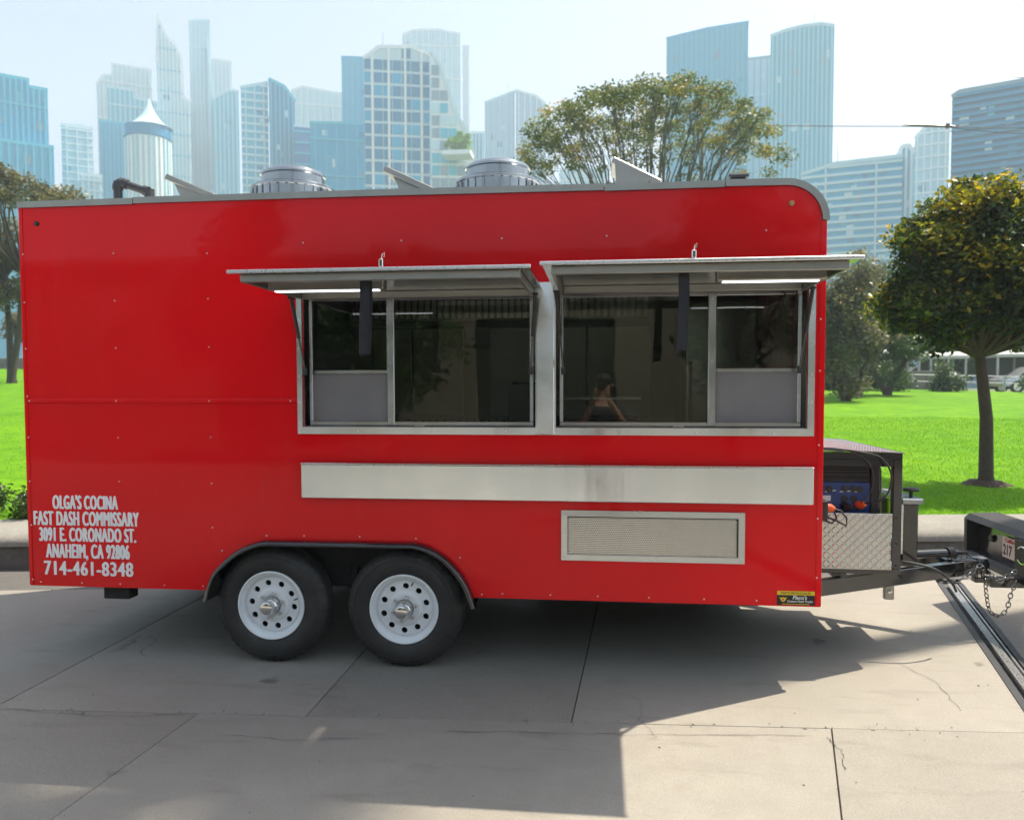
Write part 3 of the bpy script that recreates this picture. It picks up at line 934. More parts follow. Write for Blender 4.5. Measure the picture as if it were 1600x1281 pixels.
mb.build('perforated_sheet', 'alu', vf, fix=False)
for x, z in ((v0 + .018, w0 + .018), (v1 - .018, w0 + .018), ((v0 + v1) / 2, w0 + .016), (v0 + .018, w1 - .018), (v1 - .018, w1 - .018)):
    inst('screw', sme, T, (x, -.0135, z))

# ---- fender and wheel well
n = len(arch); inn = []; out_ = []
for i, p in enumerate(arch):
    d = (Vector(arch[min(i + 1, n - 1)]) - Vector(arch[max(i - 1, 0)])).normalized()
    nn = Vector((-d.y, d.x))
    out_.append((p[0] + nn.x * .004, p[1] + nn.y * .004)); inn.append((p[0] - nn.x * .012, p[1] - nn.y * .012))
prof_y = [(-.002, 0.006), (-.028, .007), (-.055, .002), (-.066, -.010), (-.066, -.020), (-.060, -.024), (-.045, -.014), (.30, -.012)]
vs = []
for i, p in enumerate(arch):
    d = (Vector(arch[min(i + 1, n - 1)]) - Vector(arch[max(i - 1, 0)])).normalized(); nn = Vector((-d.y, d.x))
    for y, h in prof_y: vs.append((p[0] + nn.x * h, y, p[1] + nn.y * h))
k = len(prof_y)
fs = [(i * k + j, (i + 1) * k + j, (i + 1) * k + j + 1, i * k + j + 1) for i in range(n - 1) for j in range(k - 1)]
MB().add(vs, fs).build('fender', 'black_paint', T, 50)
plate('wheel_well', [(-2.45, .42)] + [q for q in inn if q[1] > .42] + [(-.72, .42)], [], .31, .012, 'black_matte', T)
MB().box(-2.45, -.72, .045, .30, .748, .764).build('wheel_well_top', 'black_matte', T)

# ---- wheels
def ring_sector_holes(nh, r1, r2, rc, rh, yf):
    mb = MB(); m_ = 16
    for s_ in range(nh):
        a0 = 2 * math.pi * s_ / nh; da = math.pi / nh
        bnd = []
        for k in range(4): bnd.append((r1, a0 - da + 2 * da * k / 4))
        for k in range(4): bnd.append((r1 + (r2 - r1) * k / 4, a0 + da))
        for k in range(4): bnd.append((r2, a0 + da - 2 * da * k / 4))
        for k in range(4): bnd.append((r2 - (r2 - r1) * k / 4, a0 - da))
        cx, cz = rc * math.cos(a0), rc * math.sin(a0)
        vs = []
        for r_, a_ in bnd: vs.append((r_ * math.cos(a_), yf(r_), r_ * math.sin(a_)))
        for r_, a_ in bnd:
            x, z = r_ * math.cos(a_) - cx, r_ * math.sin(a_) - cz
            # ellipse slightly longer along the tangent
            l = math.hypot(x, z); hx, hz = cx + x / l * rh, cz + z / l * rh
            vs.append((hx, yf(math.hypot(hx, hz)), hz))
        vs += [(q[0], q[1] + .012, q[2]) for q in vs[16:32]]
        fs = [(k, (k + 1) % m_, m_ + (k + 1) % m_, m_ + k) for k in range(m_)] + [(m_ + k, m_ + (k + 1) % m_, 2 * m_ + (k + 1) % m_, 2 * m_ + k) for k in range(m_)]
        mb.add(vs, fs)
    return mb
def make_wheel(cx, cz, spin):
    Wl = bpy.data.objects.new('wheel', None); COL.objects.link(Wl); Wl.parent = T
    Wl.location = Vector((cx, 0, cz)) - Vector(ORG[T.name]); ORG[Wl.name] = (0, 0, 0)
    Wl.rotation_euler = (0, spin, 0)
    rt = .352
    tp = [(.203, .030), (.214, .012), (.235, .002), (.262, -.004), (.285, -.004), (.306, .001), (.322, .008), (.332, .018), (.341, .026), (.350, .040), (rt, .052),
          (rt, .076), (rt - .008, .078), (rt - .008, .083), (rt, .085), (rt, .115), (rt - .008, .117), (rt - .008, .122), (rt, .124), (rt, .150), (.345, .168), (.322, .196), (.27, .205), (.22, .195), (.203, .178)]
    def tread(r, h, k):
        if r > .318 and (h < .05 or h > .155):
            return -.006 if k % 3 == 0 else 0.0
        return -.003 if (r >= rt - .001 and k % 3 == 0) else 0
    MB().lathe(tp, axis='Y', n=150, mod=tread, close=True).build('tyre', 'tyre', Wl, 35)
    # raised rings on the sidewall
    MB().lathe([(.297, -.0035), (.299, -.0055), (.301, -.0030)], axis='Y', n=64, caps=False).build('sidewall_ring', 'tyre', Wl, 60, fix=False)
    yf = lambda r: .048 - (r - .075) * .05
    rim = MB().lathe([(.2035, .034), (.210, .016), (.2085, .009), (.203, .006), (.197, .009), (.192, .020), (.184, .026), (.178, .030), (.171, .050), (.160, yf(.160))], axis='Y', n=64, caps=False)
    rim.lathe([(.2035, .034), (.196, .10), (.196, .17), (.2035, .18)], axis='Y', n=48, caps=False)
    rm = rim.build('rim', 'white_rim', Wl, 35, fix=False)
    ring_sector_holes(10, .105, .160, .134, .0185, yf).build('wheel_disc', 'white_rim', rm, 30, fix=False)
    MB().lathe([(.105, yf(.105)), (.100, .036), (.088, .030), (.076, .030), (.058, .030), (.050, .036)], axis='Y', n=48, caps=False).build('wheel_centre', 'white_rim', rm, 35, fix=False)
    MB().lathe([(.18, .125), (.10, .122), (.03, .12), (.0001, .12)], axis='Y', n=32, caps=False).build('brake_drum', 'black_matte', Wl, fix=False)
    hub = MB().lathe([(.050, .040), (.048, -.006), (.046, -.012), (.039, -.018), (.039, -.052), (.036, -.060), (.028, -.064)], axis='Y', n=32).build('hub_cap', 'chrome', Wl, 35)
    MB().lathe([(.028, -.0642), (.024, -.0600), (.0001, -.0600)], axis='Y', n=24, caps=False).build('hub_plug', 'pipe_grey', hub, 35, fix=False)
    for k in range(6):
        a = R(60 * k + 25)
        MB().lathe([(.0105, .031), (.0105, .016), (.0075, .009), (.0001, .007)], c=(.0735 * math.cos(a), 0, .0735 * math.sin(a)), axis='Y', n=6).build('lug_nut', 'chrome', Wl, 30)
    MB().tube([(.163 * math.cos(.35), .036, .163 * math.sin(.35)), (.150 * math.cos(.35), .012, .150 * math.sin(.35))], .004, 6).build('valve_stem', 'black_plastic', Wl)
    return Wl
w1 = make_wheel(-2.025, .361, .1)
w2 = make_wheel(-1.182, .361, -.9)
for w in (w1, w2): w.scale = (1.028, 1, 1.028)
for w, s in ((w1, -1), (w2, -1)):
    c = copy_tree(w, T)
    c.location = w.location + Vector((0, W, 0)); c.rotation_euler = (0, 0, math.pi)

# ---- chassis, axles, tongue
for y in (.36, W - .36):
    MB().box(X0 + .05, X1 - .03, y - .03, y + .03, .465, .60).build('chassis_rail', 'black_paint', T)
for x in (-2.025, -1.182):
    MB().tube([(x, .20, .351), (x, W - .20, .351)], .035, 12).build('axle', 'black_matte', T, 40)
for x0_, x1_, y0_, y1_ in ((X0 + .06, -2.47, .05, W - .05), (-.70, X1 - .05, .05, W - .05), (-2.469, -.701, .33, W - .33)):
    MB().box(x0_, x1_, y0_, y1_, .452, .459).build('shade_pan', 'black_matte', T)  # added sheet closing the underside, to deepen the shade beneath
for x in (-3.2, -2.6, -.6, .2, .9):
    MB().box(x - .025, x + .025, .39, W - .39, .475, .53).build('cross_member', 'black_matte', T)
MB().box(-3.29, -2.95, .12, .20, .43, .462, .003).build('jack_mount', 'black_matte', T)
MB().box(-3.20, -3.02, .11, .21, .345, .43, .006).build('stabiliser_jack', 'black_matte', T)
MB().box(.30, .66, .28, .70, .36, .449, .006).build('drain_tank', 'black_matte', T)
MB().box(-.55, 1.15, 1.15, 2.08, .13, .449, .008).build('shade_box', 'black_matte', T)  # unseen box added on the far half to darken the ground below
MB().box(-3.45, -2.55, 1.45, 2.08, .16, .449, .008).build('rear_shade_box', 'black_matte', T)  # second unseen blocker, added to keep light out under the rear
MB().tube([(-1.58, .30, .55), (-1.58, .30, .40)], .03, 10).build('equaliser', 'black_matte', T, 40)
def beam(p0, p1, w, h, name, mat='black_paint', ch=.004):
    p0, p1 = Vector(p0), Vector(p1); d = p1 - p0; L = d.length; a = math.atan2(d.y, d.x); t = -math.asin(d.z / L)
    rot = Matrix.Translation(p0) @ Euler((0, t, a)).to_matrix().to_4x4()
    return MB().box(0, L, -w / 2, w / 2, -h / 2, h / 2, ch, rot).build(name, mat, T)
beam((1.20, .27, .475), (2.46, 1.02, .468), .05, .10, 'tongue_beam')
beam((1.20, W - .27, .475), (2.46, W - 1.02, .468), .05, .10, 'tongue_beam')
beam((1.55, .50, .485), (1.55, W - .50, .485), .05, .06, 'tongue_cross')
beam((1.90, .72, .485), (1.90, W - .72, .485), .05, .06, 'tongue_cross')
cp = MB().box(2.36, 2.56, 1.00, 1.13, .42, .53, .008).build('coupler', 'black_paint', T)
MB().lathe([(.062, .43), (.062, .50), (.05, .535), (.02, .548), (.0001, .55)], c=(2.60, 1.065, 0), n=20).build('ball_socket', 'black_paint', cp, 40)
MB().tube([(2.42, 1.04, .535), (2.44, 1.02, .57), (2.50, 1.01, .575)], .012, 8).build('coupler_latch', 'black_plastic', cp, 50)
# swivel jack lying along the tongue
MB().tube([(2.02, .90, .575), (2.36, 1.00, .575)], .028, 12).build('tongue_jack', 'black_paint', T, 40)
MB().tube([(2.36, 1.00, .575), (2.40, 1.01, .580)], .038, 12).build('jack_wheel', 'black_plastic', T, 40)
MB().box(1.84, 1.90, .66, .70, .33, .43, .004).build('stake_pocket', 'trim_alu', T)
MB().lathe([(.012, .655), (.012, .648), (.0001, .646)], c=(1.87, 0, .385), axis='Y', n=12).build('pocket_bolt', 'chrome', T)

# battery tray with polished lid behind the generator cage
bt = MB().box(2.0, 2.10, .82, 1.31, .53, .93, .006).build('battery_box', 'black_paint', T)
MB().box(1.985, 2.125, .80, 1.33, .9305, .970, .008).build('battery_lid', 'fan_steel', bt)
MB().box(1.975, 2.0, .80, .84, .60, .93, .004).build('corner_post', 'alu', bt)
MB().tube([(2.08, .9, .97), (2.08, .9, 1.01)], .012, 8).build('lid_stem', 'black_plastic', bt, 40)
MB().lathe([(.05, 1.01), (.052, 1.02), (.045, 1.03), (.0001, 1.032)], c=(2.08, .9, 0), n=20).build('lid_knob', 'black_plastic', bt, 40)

# ---- generator cage on the tongue
CX0, CX1, CY0, CY1, CZ0, CZ1 = 1.275, 1.855, .44, 1.69, .545, 1.300
cg = MB().box(CX0, CX1, CY0 + .004, CY1, CZ0, CZ0 + .035, .003).build('generator_cage', 'black_paint', T)
for y in (CY0, CY1 - .05):
    MB().box(CX1 - .052, CX1, y, y + .05, CZ0 + .0355, CZ1 - .04, .003).build('cage_post', 'black_paint', cg)
    MB().box(CX0, CX0 + .04, y, y + .05, CZ0 + .0355, CZ1 - .04, .003).build('cage_post', 'black_paint', cg)
    MB().box(CX0, CX1, y, y + .05, CZ1 - .0395, CZ1, .003).build('cage_rail', 'black_paint', cg)
MB().box(CX1 - .05, CX1, CY0 + .051, CY1 - .051, CZ1 - .0395, CZ1, .003).build('cage_rail', 'black_paint', cg)
# chequer-plate lid, slightly crowned
mb = MB()
nx = 10
lid = []
for i in range(nx + 1):
    x = CX0 - .015 + (CX1 + .01 - CX0 + .015) * i / nx
    lid.append((x, CZ1 + .003 + .014 * (1 - (i / nx) ** 2.2)))
mb.prism(lid + [(x, z - .004) for x, z in lid[::-1]], CY0 - .01, CY1 + .01)
ld = mb.build('cage_lid', 'tread_plate', cg, 30)
def lozenges(name, par, cells, mat='tread_plate'):
    mb = MB()
    for (c, e1, e2, nn) in cells:
        c, e1, e2, nn = map(Vector, (c, e1, e2, nn))
        mb.add([c - e1, c - e2, c + e1, c + e2, c - e1 * .5 + nn, c + e1 * .5 + nn],
               [(0, 1, 4), (1, 5, 4), (1, 2, 5), (2, 3, 5), (3, 4, 5), (3, 0, 4)])
    mb.build(name, mat, par, fix=False)
cells = []
for i in range(22):
    for j in range(46):
        x = CX0 + .01 + i * .0262; y = CY0 + .01 + j * .0265
        z = CZ1 + .0032 + .014 * (1 - max(0, (x - CX0 + .015) / (CX1 - CX0 + .025)) ** 2.2)
        s_ = 1 if (i + j) % 2 else -1
        cells.append(((x, y, z), (.0105, .0105 * s_, 0), (-.003 * s_, .003, 0), (0, 0, .0022)))
lozenges('tread_pattern', ld, cells)
MB().box(CX0 + .041, 1.69, CY1 - .03, CY1 - .02, CZ0 + .036, CZ1 - .041).build('back_sheet', 'black_matte', cg)
MB().box(CX0, CX1 - .051, CY0 + .006, CY0 + .020, CZ1 - .085, CZ1 - .040, .002).build('top_sheet', 'black_paint', cg)
fp = MB().box(CX0, CX1 - .056, CY0 - .007, CY0 - .001, CZ0 + .030, .925, .0015).build('front_plate', 'tread_plate', cg)
cells = []
for i in range(20):
    for j in range(13):
        x = CX0 + .018 + i * .0262; z = CZ0 + .048 + j * .0265
        s_ = 1 if (i + j) % 2 else -1
        cells.append(((x, CY0 - .0072, z), (.0125, 0, .0125 * s_), (.0042 * s_, 0, -.0042), (0, -.0034, 0)))
lozenges('tread_pattern', fp, cells)
MB().box(CX1 - .062, CX1 - .052, CY0 - .016, CY0 - .0075, .63, .77, .002).build('hinge', 'black_paint', fp)
for z in (.60, .74, .90):
    MB().tube([(CX1 - .03, CY0 - .001, z), (CX1 - .03, CY0 - .006, z)], .006, 8).build('bolt', 'black_plastic', cg)

# external power inlet on the trailer front, with its orange plug
ib = MB().box(1.262, 1.345, .18, .30, .915, 1.035, .005).build('inlet_box', 'black_plastic', T)
MB().tube([(1.345, .24, .985), (1.375, .24, .985), (1.395, .235, .975)], [.028, .026, .018], 12).build('plug', 'orange', ib, 50)
MB().tube([(1.345, .225, .935), (1.40, .21, .915), (1.455, .20, .885), (1.46, .21, .93), (1.43, .22, .97), (1.395, .23, .98)], .006, 8).build('inlet_cable', 'black_plastic', ib, 60)
MB().tube([(1.345, .26, .905), (1.39, .26, .89), (1.42, .27, .92), (1.40, .28, .975)], .006, 8).build('inlet_cable', 'black_plastic', ib, 60)
# cable looping over the cage to the generator
lp = smooth_path([(1.27, .43, 1.325), (1.45, .425, 1.322), (1.60, .42, 1.305), (1.72, .41, 1.27), (1.775, .40, 1.17), (1.76, .405, 1.06), (1.70, .42, 1.0), (1.645, .47, .985)], 6)
MB().tube(lp, .006, 8).build('power_cable', 'black_plastic', T, 60)
lp = smooth_path([(1.27, .44, 1.335), (1.50, .435, 1.32), (1.63, .43, 1.26), (1.68, .43, 1.16), (1.665, .44, 1.05), (1.62, .47, .99)], 6)
MB().tube(lp, .004, 8).build('power_cable', 'pipe_grey', T, 60)
MB().tube(smooth_path([(1.86, .60, .60), (2.0, .58, .585), (2.12, .57, .55), (2.22, .60, .47), (2.27, .64, .40)], 6), .008, 8).build('breakaway_cable', 'black_plastic', T, 60)

# ---- safety chains
lm = MB()
def link_mesh(a, b_, r):
    vs = []; n, m_ = 14, 6
    for i in range(n):
        t = 2 * math.pi * i / n
        c = Vector((a * math.cos(t), b_ * math.sin(t), 0)); d = Vector((math.cos(t), math.sin(t), 0))
        for j in range(m_):
            s_ = 2 * math.pi * j / m_
            vs.append(c + d * r * math.cos(s_) + Vector((0, 0, r * math.sin(s_))))
    return vs, [(i * m_ + j, ((i + 1) % n) * m_ + j, ((i + 1) % n) * m_ + (j + 1) % m_, i * m_ + (j + 1) % m_) for i in range(n) for j in range(m_)]
LV, LF = link_mesh(.020, .0125, .0038)
def chain(path, name='safety_chain'):
    P = smooth_path(path, 24); mb = MB(); acc = 0; k = 0; last = Vector(P[0])
    P = [Vector(p) for p in P]
    d_next = 0; trav = 0
    for a, b_ in zip(P, P[1:]):
        L = (b_ - a).length
        while trav + L >= d_next and L > 0:
            t = (d_next - trav) / L
            c = a.lerp(b_, t); d = (b_ - a).normalized()
            q = d.to_track_quat('X', 'Z').to_matrix().to_4x4() @ Matrix.Rotation(R(45 + 90 * (k % 2)), 4, 'X')
            mb.add([tuple(c + (q @ v_)) for v_ in LV], LF)
            k += 1; d_next += .031
        trav += L
    return mb.build(name, 'chain', T, 60, fix=False)
chain([(2.28, .90, .405), (2.40, .93, .400), (2.50, .95, .455), (2.56, .96, .50), (2.585, .96, .44), (2.60, .955, .30), (2.62, .95, .20), (2.67, .95, .165), (2.73, .96, .20), (2.76, .97, .30), (2.80, .98, .40)])
chain([(2.44, 1.15, .56), (2.52, 1.13, .545), (2.60, 1.05, .50), (2.66, 1.0, .42), (2.70, .99, .39), (2.76, 1.0, .43), (2.82, 1.02, .46)])

# ---- roof fittings
def exhaust(cx, cy, name):
    E_ = MB().lathe([(.265, 2.865), (.265, 3.005), (.272, 3.012), (.272, 3.026), (.262, 3.034), (.215, 3.040)], c=(cx, cy, 0), n=40).build(name, 'fan_steel', T, 35)
    MB().lathe([(.205, 3.035), (.205, 3.098), (.214, 3.104), (.214, 3.114), (.196, 3.132), (.165, 3.146), (.10, 3.155), (.0001, 3.158)], c=(cx, cy, 0), n=40).build('fan_hood', 'fan_steel', E_, 35)
    for k in range(28):
        a = 2 * math.pi * k / 28
        me = FINM
        o = inst('fan_louvre', me, E_, (cx + .268 * math.cos(a), cy + .268 * math.sin(a), 2.94), (0, 0, a))
        o.parent = E_
    return E_
fmb = MB().box(-.004, .004, -.009, .009, -.062, .062)
FINM = bpy.data.meshes.new('fan_louvre'); FINM.from_pydata(fmb.v, [], fmb.f); FINM.materials.append(M['fan_steel'])
exhaust(-2.035, .50, 'exhaust_fan')
exhaust(-.660, .50, 'exhaust_fan')
def hatch(xa, za, xb, zb):
    y0, y1 = .36, .70
    H = MB().box(xa + .05, xb + .04, y0 + .02, y1 - .02, 2.865, 2.945, .004).build('roof_vent', 'trim_alu', T)
    d = Vector((xb - xa, 0, zb - za)); L = d.length; t = math.atan2(-d.z, d.x)
    rot = Matrix.Translation((xa, 0, za)) @ Matrix.Rotation(t, 4, 'Y')
    MB().box(0, L, y0, y1, -.040, 0, .005, rot).build('vent_lid', 'trim_alu', H)
    MB().add([(xa + .035, y0 + .03, za - .05), (xb - .03, y0 + .03, zb - .02), (xa + .10, y0 + .03, 2.94), (xa + .035, y0 + .045, za - .05), (xb - .03, y0 + .045, zb - .02), (xa + .10, y0 + .045, 2.94)],
             [(0, 1, 2), (3, 5, 4), (0, 3, 4, 1), (1, 4, 5, 2), (2, 5, 3, 0)]).build('vent_flap', 'trim_alu', H)
hatch(-2.85, 3.125, -2.52, 2.985)
hatch(-1.365, 3.128, -1.045, 2.975)
hatch(.085, 3.135, .375, 2.985)
MB().add([(.090, .35, 3.10), (.098, .35, 2.93), (.20, .35, 2.93), (.32, .35, 2.985), (.090, .362, 3.10), (.098, .362, 2.93), (.20, .362, 2.93), (.32, .362, 2.985)],
         [(0, 1, 2, 3), (7, 6, 5, 4), (0, 4, 5, 1), (1, 5, 6, 2), (2, 6, 7, 3), (3, 7, 4, 0)]).build('vent_cheek', 'trim_alu', T)
pp = MB().tube([(-3.12, .25, 2.87), (-3.12, .25, 3.01)], .028, 14).build('vent_pipe', 'pipe_grey', T, 40)
for pts_, r_ in (([(-3.12, .25, 2.995), (-3.12, .25, 3.03)], .034), ([(-3.12, .25, 3.0), (-3.118, .25, 3.035), (-3.085, .25, 3.045)], .033), ([(-3.10, .25, 3.045), (-2.93, .27, 2.985)], .026),
                 ([(-3.09, .25, 3.043), (-3.055, .254, 3.030)], .033), ([(-2.955, .27, 2.995), (-2.92, .27, 2.985)], .033), ([(-2.915, .27, 3.0), (-2.915, .27, 2.87)], .032)):
    MB().tube(pts_, r_, 14).build('pipe_fitting', 'pipe_grey', pp, 40)
MB().box(.775, .865, .25, .36, 2.868, 2.955, .006).build('roof_cap_vent', 'pipe_grey', T)
MB().box(.76, .88, .235, .375, 2.9555, 2.975, .006).build('roof_cap_lid', 'pipe_grey', T)

# ------------------------------------------------------------------ generator in its cage
G = thing('generator', (1.50, .80, CZ0 + .036), 'black portable generator with blue control panel inside the tongue cage', 'generator')
gb = MB().box(1.30, 1.742, .56, 1.16, CZ0 + .037, 1.252, .012).build('housing', 'black_plastic', G)
MB().box(1.32, 1.70, .545, .5595, .86, 1.105, .003).build('control_panel', 'blue_panel', G)
MB().box(1.32, 1.70, .548, .559, 1.125, 1.205, .004).build('vent_strip', 'black_matte', G)
for x0, x1, z in ((1.33, 1.69, 1.150), (1.33, 1.69, 1.172), (1.33, 1.69, 1.192)):
    MB().box(x0, x1, .543, .5475, z, z + .008, .001).build('louvre', 'pipe_grey', G)
MB().box(1.702, 1.748, .535, .5595, .60, 1.252, .004).build('frame_post', 'black_plastic', G)
MB().tube(smooth_path([(1.31, .55, 1.235), (1.45, .55, 1.245), (1.64, .55, 1.245), (1.735, .55, 1.22), (1.755, .55, 1.15), (1.755, .55, .90)], 5), .014, 10).build('frame_tube', 'black_paint', G, 50)
for x, z in ((1.545, 1.065), (1.595, 1.065), (1.635, 1.06), (1.545, 1.00), (1.60, 1.00), (1.40, 1.06), (1.45, 1.06), (1.44, .92)):
    s_ = MB().lathe([(.021, .545), (.021, .539), (.016, .537), (.0001, .538)], c=(x, 0, z), axis='Y', n=16).build('socket', 'black_plastic', G, 40)
MB().box(1.40, 1.46, .540, .5445, .985, 1.02, .001).build('gauge', 'label_white', G)
MB().box(1.33, 1.385, .540, .5445, .975, 1.01, .001).build('switch_plate', 'alu', G)
MB().box(1.345, 1.372, .534, .5395, .982, 1.004, .001).build('red_switch', 'orange', G)
MB().tube([(1.63, .545, .965), (1.63, .50, .965), (1.645, .47, .98)], [.026, .026, .015], 12).build('plug', 'orange', G, 50)
MB().tube([(1.55, .545, .95), (1.55, .50, .95), (1.57, .48, .955)], [.028, .028, .015], 12).build('plug', 'black_plastic', G, 50)
for k in range(14):
    x = 1.335 + (k % 7) * .045; z = .875 + (k // 7) * .165 + random.uniform(0, .01)
    MB().box(x, x + .022, .5435, .5447, z, z + .006).build('panel_print', 'label_white', G)

# ------------------------------------------------------------------ truck bumper at the hitch
B = thing('tow_truck', (3.6, 1.065, 0), 'black truck rear bumper with licence plate where the trailer hitch ends', 'truck')
def yprism(poly, y0, y1, name, mat, sm=None):
    """poly in (x,z), extruded along y"""
    return MB().prism(poly, y0, y1).build(name, mat, B, sm)
yprism([(2.905, .655), (2.945, .695), (3.16, .705), (3.16, .655)], .10, 2.01, 'bumper_top', 'black_plastic', 30)
yprism([(2.99, .40), (3.02, .40), (3.04, .6545), (3.01, .6545)], .12, 1.99, 'bumper_face', 'black_paint')
yprism([(2.915, .335), (2.905, .375), (2.93, .41), (2.9895, .415), (3.12, .385), (3.12, .335)], .10, 2.01, 'bumper_step', 'black_plastic', 30)
for y0, y1 in ((1.965, 2.01), (.10, .145), (1.20, 1.235)):
    yprism([(2.912, .405), (2.908, .6545), (3.0, .6545), (3.0, .405)], y0, y1, 'bumper_end', 'black_plastic')
yprism([(2.93, .36), (2.90, .40), (2.90, .64), (2.93, .665), (3.0, .665), (3.0, .36)], .82, 1.19, 'bumper_pad', 'black_plastic', 30)
lpz = MB().box(2.984, 2.9895, 1.25, 1.56, .445, .60, .002)
lp_ = lpz.build('licence_plate', 'label_white', B)
# plate text faces the trailer (-X)
def plate_text(s, ya, yb, z0, z1, mat):
    rot = Matrix(((0, 1, 0), (-1, 0, 0), (0, 0, 1))).to_4x4()
    ob = text('plate_lettering', s, -yb, -ya, z0, z1, 2.983, mat, lp_, .03, depth=.001)
    me = ob.data; o = Vector(ORG[lp_.name])
    for q in me.vertices:
        w_ = q.co + o
        q.co = Vector((w_.y, -w_.x, w_.z)) - o
plate_text('217', 1.42, 1.545, .465, .545, 'pipe_grey')
plate_text('California', 1.33, 1.52, .562, .590, 'plate_red')
MB().lathe([(.0001, 0), (.026, .003), (.03, .008), (.03, .02)], axis='Z', n=20)
mb = MB(); mb.lathe([(.030, .012), (.028, .002), (.012, 0), (.0001, 0)], axis='Z', n=20)
rotm = Matrix.Translation((2.99, 1.74, .545)) @ Matrix.Rotation(-math.pi / 2, 4, 'Y')
mb.v = [tuple(rotm @ Vector(p)) for p in mb.v]; mb.v = [(2 * 2.985 - p[0], p[1], p[2]) for p in mb.v]
mb.build('step_light', 'pipe_grey', B, 40)
MB().box(2.97, 3.0, .86, 1.15, .44, .62, .004).build('badge_back', 'black_matte', B)
for yy in (1.15, .98):
    rr = Matrix.Translation((2.895, 1.075, .54))
tb = []
for i in range(25):
    a = R(40 + 280 * i / 24)
    tb.append((2.893, 1.10 + .07 * math.cos(a), .545 + .06 * math.sin(a)))
MB().tube(tb, .006, 6).build('chrome_emblem', 'chrome', B, 60)
MB().box(2.66, 3.02, 1.03, 1.10, .335, .40, .004).build('ball_mount', 'black_paint', B)
MB().lathe([(.02, .40), (.018, .44), (.03, .455), (.034, .475), (.025, .50), (.0001, .505)], c=(2.70 - .1, 1.065, 0), n=20).build('hitch_ball', 'hitch_ball', B, 40)
MB().box(2.56, 2.70, 1.035, 1.095, .365, .3995, .004).build('ball_platform', 'black_paint', B)
for y in (.55, 1.58):
    MB().box(3.10, 5.4, y - .04, y + .04, .40, .54, .006).build('frame_rail', 'black_matte', B)
MB().box(3.02, 3.10, .5, 1.63, .36, .48, .006).build('receiver_tube', 'black_matte', B)
for y in (.16, 1.97):
    for x in (4.7,):
        t_ = MB().lathe([(.21, -.10), (.33, -.12), (.37, -.10), (.385, -.06), (.385, .06), (.37, .10), (.33, .12), (.21, .10)], c=(x, y, .385), axis='Y', n=40, close=True).build('tyre', 'tyre', B, 40)
        MB().lathe([(.212, -.09), (.19, -.05), (.06, -.03), (.0001, -.03)], c=(x, y, .385), axis='Y', n=32).build('rim', 'alu', t_, 40)
MB().tube([(4.7, .2, .385), (4.7, 1.93, .385)], .05, 12).build('axle', 'black_matte', B, 40)

# ------------------------------------------------------------------ inside the kitchen
hd = thing('range_hood', (-.75, 1.60, 2.25), 'steel range hood with baffle filters seen through the service windows', 'range hood')
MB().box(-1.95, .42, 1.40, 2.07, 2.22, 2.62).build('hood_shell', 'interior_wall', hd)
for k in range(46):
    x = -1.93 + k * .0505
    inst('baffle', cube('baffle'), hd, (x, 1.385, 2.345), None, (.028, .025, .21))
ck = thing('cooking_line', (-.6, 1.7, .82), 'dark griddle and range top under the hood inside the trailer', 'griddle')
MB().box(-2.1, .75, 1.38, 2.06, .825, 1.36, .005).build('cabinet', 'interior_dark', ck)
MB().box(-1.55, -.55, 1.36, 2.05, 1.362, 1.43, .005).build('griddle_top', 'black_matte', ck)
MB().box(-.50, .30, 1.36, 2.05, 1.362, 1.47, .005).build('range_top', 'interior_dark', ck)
for k in range(16):
    inst('burner_grate', cube('black_matte'), ck, (-1.48 + k * .058, 1.40, 1.445), None, (.018, .08, .022))
MB().box(-.55, .34, 1.92, 2.07, 1.60, 1.63, .004).build('back_shelf', 'alu', ck)
bp = thing('back_splash', (-1.0, 2.04, 1.4), 'ribbed steel splash panels on the back kitchen wall', 'wall panel')
for x0, x1 in ((-1.95, -1.62), (-1.60, -1.16), (-.93, -.52), (-.50, -.12), (-.10, .42)):
    MB().box(x0, x1, 2.062, 2.078, 1.47, 2.21, .003).build('splash_panel', 'panel_light', bp)
cb = thing('storage_box', (-.70, 1.30, 1.36), 'black box standing inside behind the left window', 'box')
MB().box(-.62, -.34, .70, .95, 1.25, 1.73, .006).build('box_body', 'black_plastic', cb)
MB().box(-.60, -.36, .72, .93, 1.7305, 1.745, .004).build('box_lid', 'black_matte', cb)
rf = thing('refrigerator', (.92, 1.72, .82), 'tall steel refrigerator inside the trailer near the right window', 'refrigerator')
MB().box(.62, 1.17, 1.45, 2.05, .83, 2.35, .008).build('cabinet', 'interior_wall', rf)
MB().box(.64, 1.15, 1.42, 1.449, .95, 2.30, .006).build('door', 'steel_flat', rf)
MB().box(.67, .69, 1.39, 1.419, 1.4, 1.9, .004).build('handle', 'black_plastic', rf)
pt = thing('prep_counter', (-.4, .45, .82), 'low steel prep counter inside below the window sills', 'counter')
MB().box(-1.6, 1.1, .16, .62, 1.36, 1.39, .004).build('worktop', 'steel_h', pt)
MB().box(-1.6, 1.1, .20, .60, .822, 1.355, .004).build('cabinet', 'interior_dark', pt)

